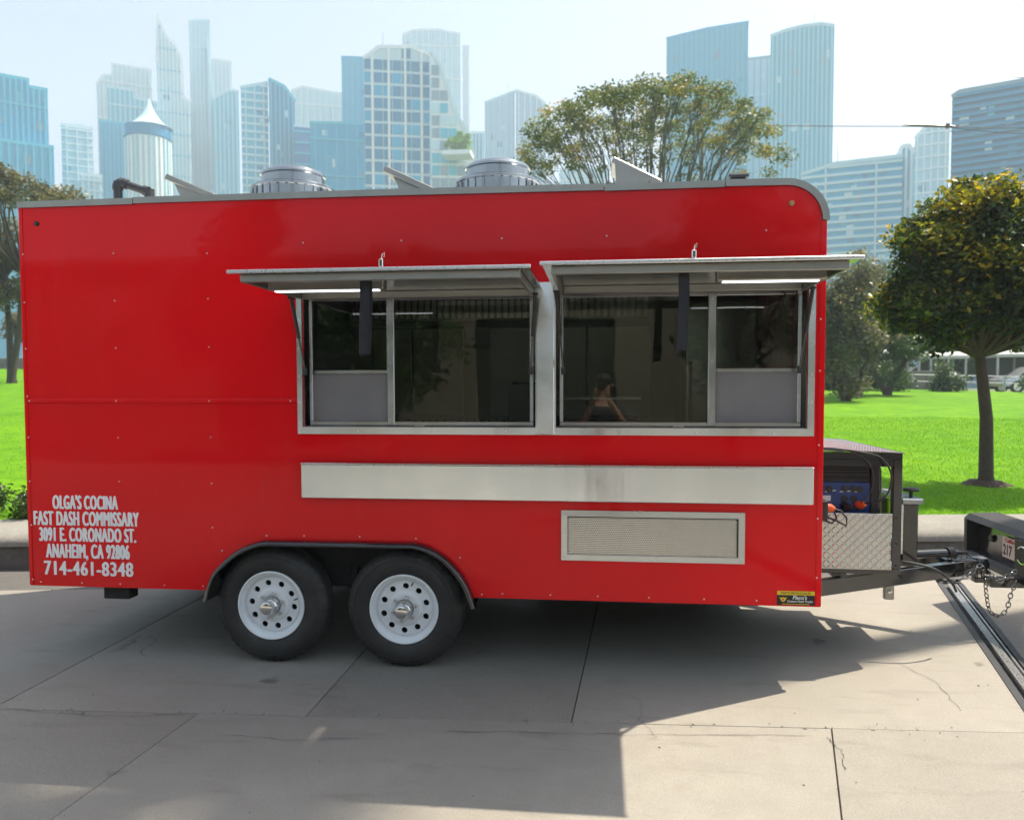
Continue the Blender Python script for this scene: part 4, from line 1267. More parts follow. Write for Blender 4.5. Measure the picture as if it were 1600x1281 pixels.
# ------------------------------------------------------------------ trees and plants
def leaf_cloud(centres, radii, counts, size, flat=1.0, up=.3):
    out = []; tint = []
    for c, r, n in zip(centres, radii, counts):
        d = RNG.normal(size=(n, 3)); d /= np.linalg.norm(d, axis=1)[:, None]
        rad = RNG.random(n) ** .55
        p = np.array(c) + d * rad[:, None] * np.array([r, r, r * flat])
        s = size * RNG.uniform(.6, 1.35, n)
        ax = RNG.normal(size=(n, 3)); ax[:, 2] *= .6; ax /= np.linalg.norm(ax, axis=1)[:, None]
        nrm = RNG.normal(size=(n, 3)) + np.array([0, 0, up]); bx = np.cross(ax, nrm); bx /= np.linalg.norm(bx, axis=1)[:, None] + 1e-9
        nn = np.cross(bx, ax)
        a = p - ax * (s * .5)[:, None]; b_ = p + bx * (s * .27)[:, None] + nn * (s * .07)[:, None]
        e = p + ax * (s * .55)[:, None]; f = p - bx * (s * .27)[:, None] + nn * (s * .07)[:, None]
        out.append(np.stack([a, b_, e, f], 1).reshape(-1, 3))
        tint.append(np.clip(RNG.normal(RNG.uniform(.12, .72), .2, n), 0, 1))
    return np.concatenate(out), np.concatenate(tint)

def tree(name, label, base, trunk_h, trunk_r, centres, radii, leaves, size, leafm, bark, group=None, flat=.8, lean=(0, 0), twigs=True, trunks=1, limbs=1.0):
    t = thing(name, base, label, 'tree', group)
    base = Vector(base); mb = MB()
    C = [Vector(c) for c in centres]
    forks = []
    for k in range(trunks):
        off = Vector((math.cos(k * 2.4) * .25 * (trunks > 1), math.sin(k * 2.4) * .25 * (trunks > 1), 0))
        top = base + Vector((lean[0], lean[1], trunk_h)) + off * 3.0
        mid = base.lerp(top, .5) + Vector((random.gauss(0, trunk_r * .4), random.gauss(0, trunk_r * .4), 0)) + off * .3
        mb.tube([base + off * .3 - Vector((0, 0, .1)), base + off * .3 + Vector((0, 0, trunk_h * .06)), mid, top], [trunk_r * 1.5, trunk_r * 1.05, trunk_r * .9, trunk_r * .72], 10)
        forks.append(top)
    for c in C:
        if random.random() > limbs: continue
        f = min(forks, key=lambda q: (q - c).length)
        d = c - f
        m1 = f + d * .35 + Vector((d.x * .12, d.y * .12, -abs(d.z) * .06 + random.gauss(0, .03) * d.length))
        m2 = f + d * .7 + Vector((random.gauss(0, .05), random.gauss(0, .05), random.gauss(0, .04))) * d.length
        r0 = trunk_r * random.uniform(.30, .48)
        mb.tube([f - Vector((0, 0, trunk_r)), m1, m2, c], [r0 * 1.2, r0 * .8, r0 * .5, r0 * .18], 6)
        if twigs:
            for _ in range(4):
                e = c + Vector((random.gauss(0, 1), random.gauss(0, 1), random.gauss(.2, .7))).normalized() * radii[0] * random.uniform(.5, 1.0)
                mb.tube([m2.lerp(c, random.random()), (m2 + e) / 2 + Vector((0, 0, .05)), e], [r0 * .32, r0 * .2, r0 * .08], 4, False)
    mb.build('trunk', bark, t, 60, fix=False)
    tot = sum(r ** 2 for r in radii)
    counts = [max(20, int(leaves * r ** 2 / tot)) for r in radii]
    V, tint = leaf_cloud([tuple(c) for c in C], radii, counts, size, flat)
    V = V - np.array(base)
    me = np_mesh('crown', V, 4, tint); me.materials.append(M[leafm])
    link('crown', me, t)
    return t

def clump_dome(c, rx, ry, rz, n, rr, shell=.75, zmin=-1.0):
    cs, rs = [], []
    while len(cs) < n:
        d = Vector((random.gauss(0, 1), random.gauss(0, 1), random.gauss(0, 1))).normalized()
        k = random.uniform(shell, 1) if random.random() < .8 else random.uniform(.2, shell)
        if d.z * k < zmin: continue
        cs.append((c[0] + d.x * rx * k, c[1] + d.y * ry * k, c[2] + d.z * rz * k)); rs.append(rr * random.uniform(.7, 1.3))
    return cs, rs

# dark round tree on the lawn, right
zt = zlawn(5.0, 6.2)
cs, rs = [], []
for c_, r_, rz_, n_ in (((4.66, 6.1, 3.52), .74, .74, 50), ((5.40, 6.3, 3.36), .80, .80, 46), ((4.30, 6.2, 2.84), .60, .56, 36), ((5.10, 6.0, 2.72), .95, .50, 44), ((4.85, 6.4, 3.2), .9, .9, 40), ((4.02, 6.3, 2.72), .30, .30, 12), ((5.95, 6.2, 3.0), .62, .66, 30), ((5.0, 6.1, 4.02), .42, .26, 14), ((4.1, 6.0, 3.55), .36, .42, 12)):
    c1, r1 = clump_dome(c_, r_, r_, rz_, n_, .27, .55)
    cs += c1; rs += r1
tree('street_tree', 'dark round-headed tree with sunlit yellow-green coloured into its leaves on the lawn at right', (5.0, 6.2, zt), 1.75, .085, cs, rs, 60000, .082, 'leaf_dark', 'bark', lean=(-.12, 0))
mb = MB(); n = 26; vs = [(5.0, 6.2, zt + .07)]
for r_, h in ((.16, .06), (.32, -.02)):
    for k in range(n):
        a = 2 * math.pi * k / n; q = r_ * random.uniform(.8, 1.2)
        x, y = 5.0 + q * math.cos(a) * 1.1, 6.2 + q * math.sin(a) * .8
        vs.append((x, y, zlawn(x, y) + h))
fs = [(0, 1 + k, 1 + (k + 1) % n) for k in range(n)] + [(1 + k, 1 + n + k, 1 + n + (k + 1) % n, 1 + (k + 1) % n) for k in range(n)]
tag(mb.add(vs, fs).build('mulch_ring', 'mulch', None, 60), 'ring of brown mulch around the foot of the lawn tree', 'mulch', kind='stuff')

# broad umbrella tree behind the trailer
cs, rs = [], []
for i in range(22):
    for j in range(11):
        ux = -1 + 2 * (i + random.uniform(.1, .9)) / 22; uy = -1 + 2 * (j + random.uniform(.1, .9)) / 11
        q = ux * ux + uy * uy
        if q > 1.02: continue
        x = 2.35 + 6.75 * ux; y = 36 + 5 * uy
        z = 16.0 - 3.1 * abs(ux) ** 2.4 - 1.0 * uy * uy + random.uniform(-.55, .25)
        cs.append((x, y, z)); rs.append(random.uniform(.42, .78))
        if random.random() < .22:
            cs.append((x, y, z - random.uniform(1.0, 2.6))); rs.append(random.uniform(.35, .6))
tree('umbrella_tree', 'wide umbrella-crowned tree with open branches rising behind the trailer roof', (2.2, 36, zfar(2)), 6.0, .17, cs, rs, 24000, .17, 'leaf_umbrella', 'bark_grey', flat=.6, trunks=4, limbs=.3)

# tree at the left edge
cs, rs = [], []
for k in range(46):
    a = random.uniform(0, 2 * math.pi); q = math.sqrt(random.random())
    x = -24.6 + 2.9 * q * math.cos(a); y = 26 + 2.6 * q * math.sin(a)
    cs.append((x, y, 10.6 - 1.3 * q * q + random.uniform(-.6, .3))); rs.append(random.uniform(.45, .8))
for k in range(30):
    cs.append((-25.2 + random.gauss(0, .9), 26.5 + random.gauss(0, .9), random.uniform(4.6, 8.6))); rs.append(random.uniform(.5, .9))
tree('park_tree', 'hazy olive tree with flat crown at the left edge behind the trailer', (-24.6, 26, zlawn(-24.6, 26)), 4.6, .13, cs, rs, 17000, .17, 'leaf_olive', 'bark', flat=.7, trunks=2)
# greyish trees between the trailer and the lawn tree
for i, (x, y, h, rx, lab, lm_) in enumerate(((8.7, 24.5, 5.3, 1.0, 'grey-green tree close beside the trailer front edge', 'leaf_olive'),
                                      (10.0, 27.5, 6.1, 1.3, 'tall grey-olive tree between trailer and lawn tree', 'leaf_olive'),
                                      (12.0, 30.0, 5.5, 1.4, 'green tree partly hidden behind the dark lawn tree', 'leaf_green'))):
    zb = zlawn(x, y)
    cs, rs = clump_dome((x, y, zb + h * .52), rx * 1.1, rx, h * .47, 60, .48, .4)
    tree('park_tree', lab, (x, y, zb), h * .28, .11, cs, rs, 12000, .14, lm_, 'bark', 'trees at the far side of the lawn', flat=.9, trunks=2)
# row of bushy trees behind the shelters
for i, (x, y, h, rx) in enumerate(((14.8, 44, 4.6, 1.7), (18.0, 46, 5.6, 2.2), (21.6, 45, 5.2, 2.0), (25.5, 47, 5.8, 2.4))):
    zb = zfar(x)
    cs, rs = clump_dome((x, y, zb + h * .58), rx, rx, h * .40, 40, .75, .5)
    tree('background_tree', ['bushy green tree behind the first white shelter', 'bushy green tree behind the lawn tree trunk', 'bushy green tree above the parked silver car', 'bushy green tree at the far right edge'][i],
         (x, y, zb), h * .25, .15, cs, rs, 7000, .24, 'leaf_green', 'bark', 'trees behind the shelters', flat=.8, twigs=False)
for i, (x, y, h, rx) in enumerate(((-30.5, 40, 6.2, 2.2), (-34.5, 42, 5.2, 2.4))):
    zb = zfar(x)
    cs, rs = clump_dome((x, y, zb + h * .58), rx, rx, h * .40, 36, .8, .5)
    tree('background_tree', ['grey-green tree beyond the wall at the far left', 'farther low tree at the extreme left edge'][i], (x, y, zb), h * .25, .15, cs, rs, 6000, .24, 'leaf_olive', 'bark', 'trees beyond the left lawn', flat=.8, twigs=False)
# dark low bushes under the far trees
for i, (x, y, r_) in enumerate(((9.3, 33.2, .8), (11.4, 33.8, .95), (13.4, 34.2, .85), (16.4, 34.6, .9), (20.6, 35, .8))):
    zb = zlawn(x, y)
    cs, rs = clump_dome((x, y, zb + r_ * .6), r_ * 1.3, r_, r_ * .75, 26, .38, .4)
    s_ = thing('bush', (x, y, zb), ['low dark bush nearest the trailer across the lawn', 'low dark bush under the grey-olive trees', 'low dark bush left of the first shelter', 'low dark bush in front of the shelters', 'low dark bush beside the parked silver car'][i], 'bush', 'low bushes at the far lawn edge')
    mb = MB()
    for c in cs[:8]: mb.tube([(x, y, zb - .05), ((x + c[0]) / 2, (y + c[1]) / 2, zb + .3), c], [.04, .025, .01], 5)
    mb.build('stems', 'bark', s_)
    V, tint = leaf_cloud(cs, rs, [130] * len(cs), .13, .9)
    me = np_mesh('foliage', V - np.array((x, y, zb)), 4, tint * .7); me.materials.append(M['leaf_green']); link('foliage', me, s_)
# low hedge shrubs on the kerb, left
for i in range(5):
    x = -8.4 + i * .62; y = ykerb(x) + .95 + random.uniform(-.05, .1)
    zb = zlawn(x, y)
    cs, rs = clump_dome((x, y, zb + .16), .30, .28, .17, 16, .13, .5)
    s_ = thing('shrub', (x, y, zb), ['clipped green shrub far left on the bank', 'clipped green shrub second from the left edge', 'clipped green shrub in the middle of the kerb hedge', 'clipped green shrub next to the trailer corner', 'clipped green shrub half hidden by the trailer corner'][i], 'shrub', 'clipped shrubs along the left kerb')
    mb = MB()
    for c in cs[:8]: mb.tube([(x, y, zb - .03), ((x + c[0]) / 2 + .02, (y + c[1]) / 2, zb + .10), c], [.012, .008, .004], 5)
    mb.build('stems', 'bark', s_)
    V, tint = leaf_cloud(cs, rs, [150] * len(cs), .045, .9)
    me = np_mesh('foliage', V - np.array((x, y, zb)), 4, tint); me.materials.append(M['leaf_green']); link('foliage', me, s_)

# ------------------------------------------------------------------ things beyond the lawn
def stone_wall(x0, x1, y, h, label):
    zb = zfar((x0 + x1) / 2)
    t = thing('stone_wall', ((x0 + x1) / 2, y, zb), label, 'wall')
    MB().box(x0, x1, y + .05, y + .30, zb - .4, zb + h).build('wall_core', 'kerb_face', t)
    MB().box(x0 - .03, x1 + .03, y - .02, y + .36, zb + h + .002, zb + h + .08, .01).build('coping', 'kerb_cap', t)
    nrow = max(2, int(h / .3))
    for r_ in range(nrow):
        x = x0 + (r_ % 2) * .25
        while x < x1 - .2:
            w = min(random.uniform(.5, .85), x1 - x)
            inst('stone', cube('stone'), t, (x + w / 2, y + .03 + random.uniform(-.015, .015), zb + (r_ + .5) * h / nrow), None, (w - .03, .09, h / nrow - .03))
            x += w
    return t
stone_wall(9.6, 17.9, 38.2, .85, 'low grey stone wall along the far edge of the right lawn')
stone_wall(-40, -27.2, 38.5, .62, 'low grey wall along the far edge of the left lawn')

def shelter(x0, x1, y, h, label):
    zb = zfar((x0 + x1) / 2)
    t = thing('shelter', ((x0 + x1) / 2, y, zb), label, 'shelter', 'white roofed shelters beyond the lawn')
    MB().add([(x0, y - .9, zb + h - .12), (x1, y - .9, zb + h - .12), (x1 - .15, y, zb + h + .12), (x0 + .15, y, zb + h + .12), (x0, y + .9, zb + h - .12), (x1, y + .9, zb + h - .12),
              (x0, y - .9, zb + h - .28), (x1, y - .9, zb + h - .28), (x1, y + .9, zb + h - .28), (x0, y + .9, zb + h - .28)],
             [(0, 1, 2, 3), (3, 2, 5, 4), (0, 3, 4), (1, 5, 2), (6, 7, 1, 0), (8, 9, 4, 5), (7, 8, 5, 1), (9, 6, 0, 4), (6, 9, 8, 7)]).build('roof', 'white_roof', t)
    for px in (x0 + .15, (x0 + x1) / 2, x1 - .15):
        for py in (y - .8, y + .8):
            MB().box(px - .05, px + .05, py - .05, py + .05, zb, zb + h - .281).build('post', 'post_grey', t)
    MB().box(x0 + .2, x1 - .2, y + .45, y + .8, zb + .42, zb + .48).build('bench_seat', 'door_dark', t)
    MB().box(x0 + .2, x1 - .2, y + .84, y + .88, zb + .2, zb + h - .3).build('back_panel', 'door_dark', t)
shelter(14.1, 17.3, 41, 2.15, 'white-roofed shelter left of the lawn tree trunk')
shelter(17.8, 19.9, 41.5, 2.05, 'smaller white-roofed shelter just left of the trunk')
shelter(21.0, 24.5, 41, 2.2, 'white-roofed shelter right of the lawn tree trunk')

# chain of slim fence posts at the lawn edge
fz = thing('rail_fence', (16, 37.2, zfar(16)), 'slim grey rail fence at the top of the lawn', 'fence')
for k in range(12):
    x = 10.2 + k * 1.1; z = zfar(x)
    inst('post', cube('post_grey'), fz, (x, 37.2, z + .40), None, (.06, .06, .9))
for h in (.45, .78):
    MB().tube([(10.2, 37.2, zfar(10.2) + h), (22.3, 37.2, zfar(22.3) + h)], .022, 6).build('rail', 'post_grey', fz)

def car(x, y, label, mat):
    zb = zfar(x)
    t = thing('parked_car', (x, y, zb), label, 'car', 'cars parked beyond the lawn')
    prof_ = [(-2.1, .35), (-2.15, .62), (-1.95, .80), (-1.2, .88), (-.55, 1.36), (.65, 1.40), (1.35, .98), (2.0, .90), (2.15, .60), (2.1, .33)]
    bm = bmesh.new()
    vv = []
    for sy, k in ((-.86, 1), (.86, 1)):
        vv.append([bm.verts.new((x + px, y + sy * (.80 if pz > 1.0 else 1), zb + pz)) for px, pz in prof_])
    n = len(prof_)
    bm.faces.new(vv[0]); bm.faces.new(vv[1][::-1])
    for i in range(n): bm.faces.new((vv[0][i], vv[1][i], vv[1][(i + 1) % n], vv[0][(i + 1) % n]))
    bmesh.ops.bevel(bm, geom=bm.edges[:], offset=.06, segments=2, affect='EDGES')
    bm.verts.index_update(); mb = MB(); mb.v = [tuple(q.co) for q in bm.verts]; mb.f = [tuple(q.index for q in f.verts) for f in bm.faces]; bm.free()
    mb.build('body', mat, t, 40)
    sg = -.80
    for gx in ([(-.95, .93), (-.52, 1.26), (.02, 1.29), (.02, .93)], [(.10, .93), (.10, 1.29), (.60, 1.30), (1.12, .97)]):
        vs = [(x + a, y - .865 + (.0 if b_ < 1 else .11), zb + b_) for a, b_ in gx] + [(x + a, y - .80 + (.0 if b_ < 1 else .11), zb + b_) for a, b_ in gx]
        MB().add(vs, [(0, 1, 2, 3), (7, 6, 5, 4), (0, 4, 5, 1), (1, 5, 6, 2), (2, 6, 7, 3), (3, 7, 4, 0)]).build('window', 'car_glass', t)
    for wx in (-1.35, 1.35):
        for wy in (-.80, .80):
            w_ = MB().lathe([(.20, -.10), (.30, -.10), (.32, -.06), (.32, .06), (.30, .10), (.20, .10)], c=(x + wx, y + wy, zb + .32), axis='Y', n=24, close=True).build('tyre', 'tyre', t, 40)
            MB().lathe([(.205, -.08), (.16, -.06), (.0001, -.06)], c=(x + wx, y + wy, zb + .32), axis='Y', n=20).build('rim', 'alu', w_, 40)
car(22.6, 39.2, 'silver parked car beyond the lawn at the right edge', 'car_silver')
car(12.2, 42.5, 'pale parked car behind the low stone wall', 'label_white')
for i, (x, y) in enumerate(((18.3, 43.2), (15.2, 43.6))):
    car(x, y, ['grey parked car between the two shelters', 'dark parked car behind the first shelter'][i], ['car_silver', 'door_dark'][i])

# overhead cable with a lamp arm
oc = thing('overhead_cable', (24, 60, 21), 'thin dark overhead cable with a spreader arm against the white sky', 'cable')
MB().tube(smooth_path([(8, 60, 22.3), (18, 60, 21.85), (26, 60, 21.5), (32, 60, 21.2), (42, 60, 21.6)], 6), .035, 5).build('wire', 'pipe_grey', oc)
MB().tube(smooth_path([(26.3, 60, 21.45), (32, 60, 20.75), (42, 60, 20.3)], 6), .03, 5).build('wire', 'pipe_grey', oc)
MB().tube([(23.1, 60, 21.75), (24.6, 60, 21.66), (26.4, 60, 21.52), (27.0, 60, 21.5)], [.03, .13, .10, .04], 6).build('spreader_arm', 'pipe_grey', oc)
MB().box(26.3, 26.6, 59.9, 60.1, 21.35, 21.75, .02).build('insulator', 'pipe_grey', oc)
for px in (8, 42):
    MB().tube([(px, 60, zfar(px) - .5), (px, 60, 22.8)], [.18, .12], 10).build('pole', 'bark_grey', oc)

# ------------------------------------------------------------------ the skyline
def tower(label, x0, x1, y, top, body, fins=0, bands=0, fmat='b_frame', bmat='b_frame', depth=None, grid=None, fw=.5, bh=.6, roofbox=False, name='tower', zband0=15):
    """front outline: width x0..x1 at distance y with a top profile [(x, z), ...]; turned to face the park"""
    cx = (x0 + x1) / 2; ang = math.atan2(-cx, y + 4.6)
    cs_ = math.cos(ang); w = (x1 - x0) * cs_ * .985
    t = thing(name, (cx, y, zfar(cx) - .03), label, 'building', 'skyscrapers of the skyline', ang)
    zb = zfar(cx) - .03
    k = w / (x1 - x0)
    prof_ = [((x - cx) * k, z - zb) for x, z in top]
    d = depth or max(12, w * .7)
    mb = MB(); mb.prism([(-w / 2, 0), (w / 2, 0)] + prof_[::-1], 0, d)
    me_o = mb
    o = MB(); o.v = me_o.v; o.f = me_o.f
    me = bpy.data.meshes.new('facade'); me.from_pydata(o.v, [], o.f)
    bm = bmesh.new(); bm.from_mesh(me); bmesh.ops.recalc_face_normals(bm, faces=bm.faces[:]); bm.to_mesh(me); bm.free()
    me.materials.append(M[body]); ob = bpy.data.objects.new('facade', me); COL.objects.link(ob); ob.parent = t
    def ztop(x):
        for (a, za), (b_, zb_) in zip(prof_, prof_[1:]):
            if a <= x <= b_ and b_ > a: return za + (zb_ - za) * (x - a) / (b_ - a)
        return prof_[0][1] if x < prof_[0][0] else prof_[-1][1]
    def put(nm, mat, px, py, pz, sx, sy, sz):
        q = bpy.data.objects.new(nm, cube(mat)); COL.objects.link(q); q.parent = t
        q.location = (px, py, pz); q.scale = (sx, sy, sz)
    for i in range(fins):
        x = -w / 2 + w * (i + .5) / fins
        zt_ = ztop(x)
        put('mullion', fmat, x, -.15, zt_ / 2 - .2, fw, .7, zt_ - .4)
    zmax = max(z for _, z in prof_)
    if bands:
        step = (zmax - zband0) / bands
        for i in range(bands):
            z = zband0 + step * (i + .5)
            # clip the band to where the facade still stands
            xs_ = [-w / 2 + w * j / 40 for j in range(41)]
            ok = [x for x in xs_ if ztop(x) > z + bh / 2]
            if len(ok) > 2:
                put('floor_band', bmat, (ok[0] + ok[-1]) / 2, -.10, z, ok[-1] - ok[0], .6, bh)
    if grid:
        nc, nr, gm, zs = grid
        step = (zmax - zs) / nr
        for r_ in range(nr):
            z = zs + step * (r_ + .5)
            for c in range(nc):
                x = -w / 2 + w * (c + .5) / nc
                if min(ztop(x - w / nc * .4), ztop(x + w / nc * .4)) > z + step * .45:
                    put('window', gm[random.randrange(len(gm))], x, .10, z, w / nc * .91, .5, step * .78)
    # parapet
    for (a, za), (b_, zb_) in zip(prof_, prof_[1:]):
        if b_ - a > .5:
            q = bpy.data.objects.new('parapet', cube(fmat)); COL.objects.link(q); q.parent = t
            L = math.hypot(b_ - a, zb_ - za)
            q.location = ((a + b_) / 2, .6, (za + zb_) / 2 + .1); q.scale = (L + .2, 1.6, 1.0); q.rotation_euler = (0, -math.atan2(zb_ - za, b_ - a), 0)
    # odd panes: blinds down, repaired glass
    if not grid:
        for _ in range(int(w * 1.6)):
            x = random.uniform(-w / 2 + .8, w / 2 - .8); z = random.uniform(18, zmax - 3)
            if ztop(x) > z + 3:
                put('window', random.choice(('b_deep', 'b_pale', 'b_teal', 'b_grey', body)), x, .12, z, random.uniform(.8, 2.2), .4, random.uniform(1.2, 3.0))
    zi = min(z for _, z in prof_)
    for _ in range(3):
        x = random.uniform(-w * .35, w * .35)
        put('plant_room', random.choice(('b_grey', 'b_pale')), x, d * .4, ztop(x) + .5, random.uniform(.08, .2) * w, d * .25, random.uniform(1.2, 3.0))
    if random.random() < .4:
        put('antenna', 'b_grey', random.uniform(-w * .3, w * .3), d * .35, zmax + 3, .16, .16, 6)
    return t

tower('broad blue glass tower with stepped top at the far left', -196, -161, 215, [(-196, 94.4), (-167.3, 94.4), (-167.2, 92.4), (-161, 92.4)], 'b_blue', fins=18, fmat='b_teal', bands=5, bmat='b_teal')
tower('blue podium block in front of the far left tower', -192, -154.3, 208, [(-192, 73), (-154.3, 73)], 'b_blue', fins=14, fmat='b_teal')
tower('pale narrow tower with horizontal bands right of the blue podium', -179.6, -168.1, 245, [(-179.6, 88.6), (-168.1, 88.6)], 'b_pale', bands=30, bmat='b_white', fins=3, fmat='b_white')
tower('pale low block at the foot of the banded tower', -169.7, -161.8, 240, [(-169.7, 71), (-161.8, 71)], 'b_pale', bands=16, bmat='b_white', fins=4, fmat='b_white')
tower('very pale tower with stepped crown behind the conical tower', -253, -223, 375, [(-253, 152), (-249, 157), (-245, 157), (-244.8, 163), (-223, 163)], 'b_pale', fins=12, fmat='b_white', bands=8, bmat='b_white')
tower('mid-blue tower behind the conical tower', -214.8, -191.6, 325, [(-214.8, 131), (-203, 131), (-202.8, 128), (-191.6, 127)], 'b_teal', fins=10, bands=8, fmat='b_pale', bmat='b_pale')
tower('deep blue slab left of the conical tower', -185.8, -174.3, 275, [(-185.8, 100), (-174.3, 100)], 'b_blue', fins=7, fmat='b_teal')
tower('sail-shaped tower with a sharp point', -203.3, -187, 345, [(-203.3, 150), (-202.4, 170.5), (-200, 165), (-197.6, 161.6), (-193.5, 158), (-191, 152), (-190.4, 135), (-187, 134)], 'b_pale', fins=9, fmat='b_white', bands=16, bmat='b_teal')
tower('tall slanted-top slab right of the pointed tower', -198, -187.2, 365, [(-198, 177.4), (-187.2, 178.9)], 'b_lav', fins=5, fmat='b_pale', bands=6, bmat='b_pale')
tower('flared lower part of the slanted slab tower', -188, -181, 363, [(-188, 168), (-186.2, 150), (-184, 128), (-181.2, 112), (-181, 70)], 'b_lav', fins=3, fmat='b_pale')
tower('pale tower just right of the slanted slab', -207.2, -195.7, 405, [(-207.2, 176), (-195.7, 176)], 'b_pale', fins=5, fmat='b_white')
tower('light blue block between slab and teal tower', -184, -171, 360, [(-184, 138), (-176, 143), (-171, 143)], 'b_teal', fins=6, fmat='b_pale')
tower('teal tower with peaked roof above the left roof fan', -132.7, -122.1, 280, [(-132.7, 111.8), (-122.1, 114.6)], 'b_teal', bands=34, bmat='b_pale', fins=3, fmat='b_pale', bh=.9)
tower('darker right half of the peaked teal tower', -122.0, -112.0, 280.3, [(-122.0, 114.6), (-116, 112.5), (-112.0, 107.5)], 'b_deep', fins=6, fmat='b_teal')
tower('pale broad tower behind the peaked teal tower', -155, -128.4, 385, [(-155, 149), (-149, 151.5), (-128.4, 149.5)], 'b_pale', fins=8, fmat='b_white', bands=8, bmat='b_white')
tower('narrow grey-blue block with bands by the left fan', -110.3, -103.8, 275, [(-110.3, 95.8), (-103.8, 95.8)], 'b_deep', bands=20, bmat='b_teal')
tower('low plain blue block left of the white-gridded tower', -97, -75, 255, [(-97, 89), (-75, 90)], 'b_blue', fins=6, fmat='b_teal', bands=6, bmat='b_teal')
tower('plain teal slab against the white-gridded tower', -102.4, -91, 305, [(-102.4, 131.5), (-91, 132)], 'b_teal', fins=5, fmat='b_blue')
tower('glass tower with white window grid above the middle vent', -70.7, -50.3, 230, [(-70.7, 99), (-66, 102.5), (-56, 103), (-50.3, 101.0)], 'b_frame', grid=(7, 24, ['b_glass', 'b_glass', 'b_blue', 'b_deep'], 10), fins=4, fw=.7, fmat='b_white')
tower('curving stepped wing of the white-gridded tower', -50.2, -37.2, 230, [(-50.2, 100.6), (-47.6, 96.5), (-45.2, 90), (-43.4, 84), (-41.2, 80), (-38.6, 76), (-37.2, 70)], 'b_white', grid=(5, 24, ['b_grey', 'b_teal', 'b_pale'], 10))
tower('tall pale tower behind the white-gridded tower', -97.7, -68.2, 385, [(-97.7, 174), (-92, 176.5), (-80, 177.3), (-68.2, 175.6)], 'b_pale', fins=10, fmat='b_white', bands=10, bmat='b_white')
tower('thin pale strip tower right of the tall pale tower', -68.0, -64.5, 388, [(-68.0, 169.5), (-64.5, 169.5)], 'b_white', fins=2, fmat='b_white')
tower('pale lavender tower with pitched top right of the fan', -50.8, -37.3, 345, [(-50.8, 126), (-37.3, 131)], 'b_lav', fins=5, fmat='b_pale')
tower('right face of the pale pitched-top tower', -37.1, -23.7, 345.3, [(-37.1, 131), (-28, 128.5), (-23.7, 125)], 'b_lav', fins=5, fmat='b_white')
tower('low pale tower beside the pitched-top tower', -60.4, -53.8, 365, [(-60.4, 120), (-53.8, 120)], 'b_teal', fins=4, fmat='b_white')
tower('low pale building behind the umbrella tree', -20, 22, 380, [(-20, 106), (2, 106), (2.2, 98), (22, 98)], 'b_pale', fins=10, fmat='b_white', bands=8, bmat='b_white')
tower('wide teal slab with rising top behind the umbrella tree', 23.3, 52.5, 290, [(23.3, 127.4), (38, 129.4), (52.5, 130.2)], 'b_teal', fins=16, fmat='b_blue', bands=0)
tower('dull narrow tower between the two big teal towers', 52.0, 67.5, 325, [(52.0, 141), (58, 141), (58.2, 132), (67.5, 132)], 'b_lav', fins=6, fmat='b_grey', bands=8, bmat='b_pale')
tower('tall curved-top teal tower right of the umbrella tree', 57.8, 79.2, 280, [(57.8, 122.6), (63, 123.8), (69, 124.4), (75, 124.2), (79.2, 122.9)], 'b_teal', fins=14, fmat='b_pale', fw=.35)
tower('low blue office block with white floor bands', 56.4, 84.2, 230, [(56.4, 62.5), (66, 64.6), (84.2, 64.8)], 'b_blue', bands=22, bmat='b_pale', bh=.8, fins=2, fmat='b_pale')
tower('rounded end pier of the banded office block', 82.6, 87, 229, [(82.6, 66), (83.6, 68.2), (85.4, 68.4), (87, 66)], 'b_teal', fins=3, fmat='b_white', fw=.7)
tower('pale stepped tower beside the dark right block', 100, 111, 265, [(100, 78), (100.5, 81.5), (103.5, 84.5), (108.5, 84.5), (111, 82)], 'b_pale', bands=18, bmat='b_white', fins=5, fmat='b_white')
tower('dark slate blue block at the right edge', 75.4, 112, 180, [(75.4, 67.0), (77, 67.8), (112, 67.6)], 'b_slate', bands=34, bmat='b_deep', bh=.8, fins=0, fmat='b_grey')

# conical-roofed round tower
ct = thing('tower', (-142.8, 235, zfar(-142)), 'round pale tower with a tent-like conical roof', 'building', 'skyscrapers of the skyline')
MB().lathe([(6.6, 2), (6.6, 80)], c=(-142.8, 235, 0), n=28).build('drum', 'b_pale', ct, 40)
MB().lathe([(7.1, 80.05), (7.1, 83.5)], c=(-142.8, 235, 0), n=28).build('crown_ring', 'b_deep', ct, 40)
MB().lathe([(7.0, 83.55), (4.6, 85.0), (2.6, 87.2), (1.2, 89.8), (.1, 93)], c=(-142.2, 235, 0), n=28).build('cone_roof', 'b_pale', ct, 30)
for k in range(28):
    a = 2 * math.pi * k / 28
    inst('mullion', cube('b_white' if k % 3 else 'b_pale'), ct, (-142.8 + 6.7 * math.cos(a), 235 + 6.7 * math.sin(a), 41), (0, 0, a), (.5, .8, 77))
# planted terrace on the gridded tower
pl = thing('roof_garden', (-41.5, 226, 66), 'green planted terrace on the curved wing of the gridded tower', 'roof garden')
MB().box(-45.5, -37.2, 222.5, 229, 68.6, 69.8).build('terrace_slab', 'b_white', pl)
cs, rs = clump_dome((-41.4, 226.5, 73.2), 3.6, 2.4, 2.6, 26, 1.2, .4)
V, tint = leaf_cloud(cs, rs, [90] * len(cs), .8, .9)
me = np_mesh('foliage', V - np.array((-41.5, 226, 66)), 4, tint * .5); me.materials.append(M['grass_blade']); link('foliage', me, pl)
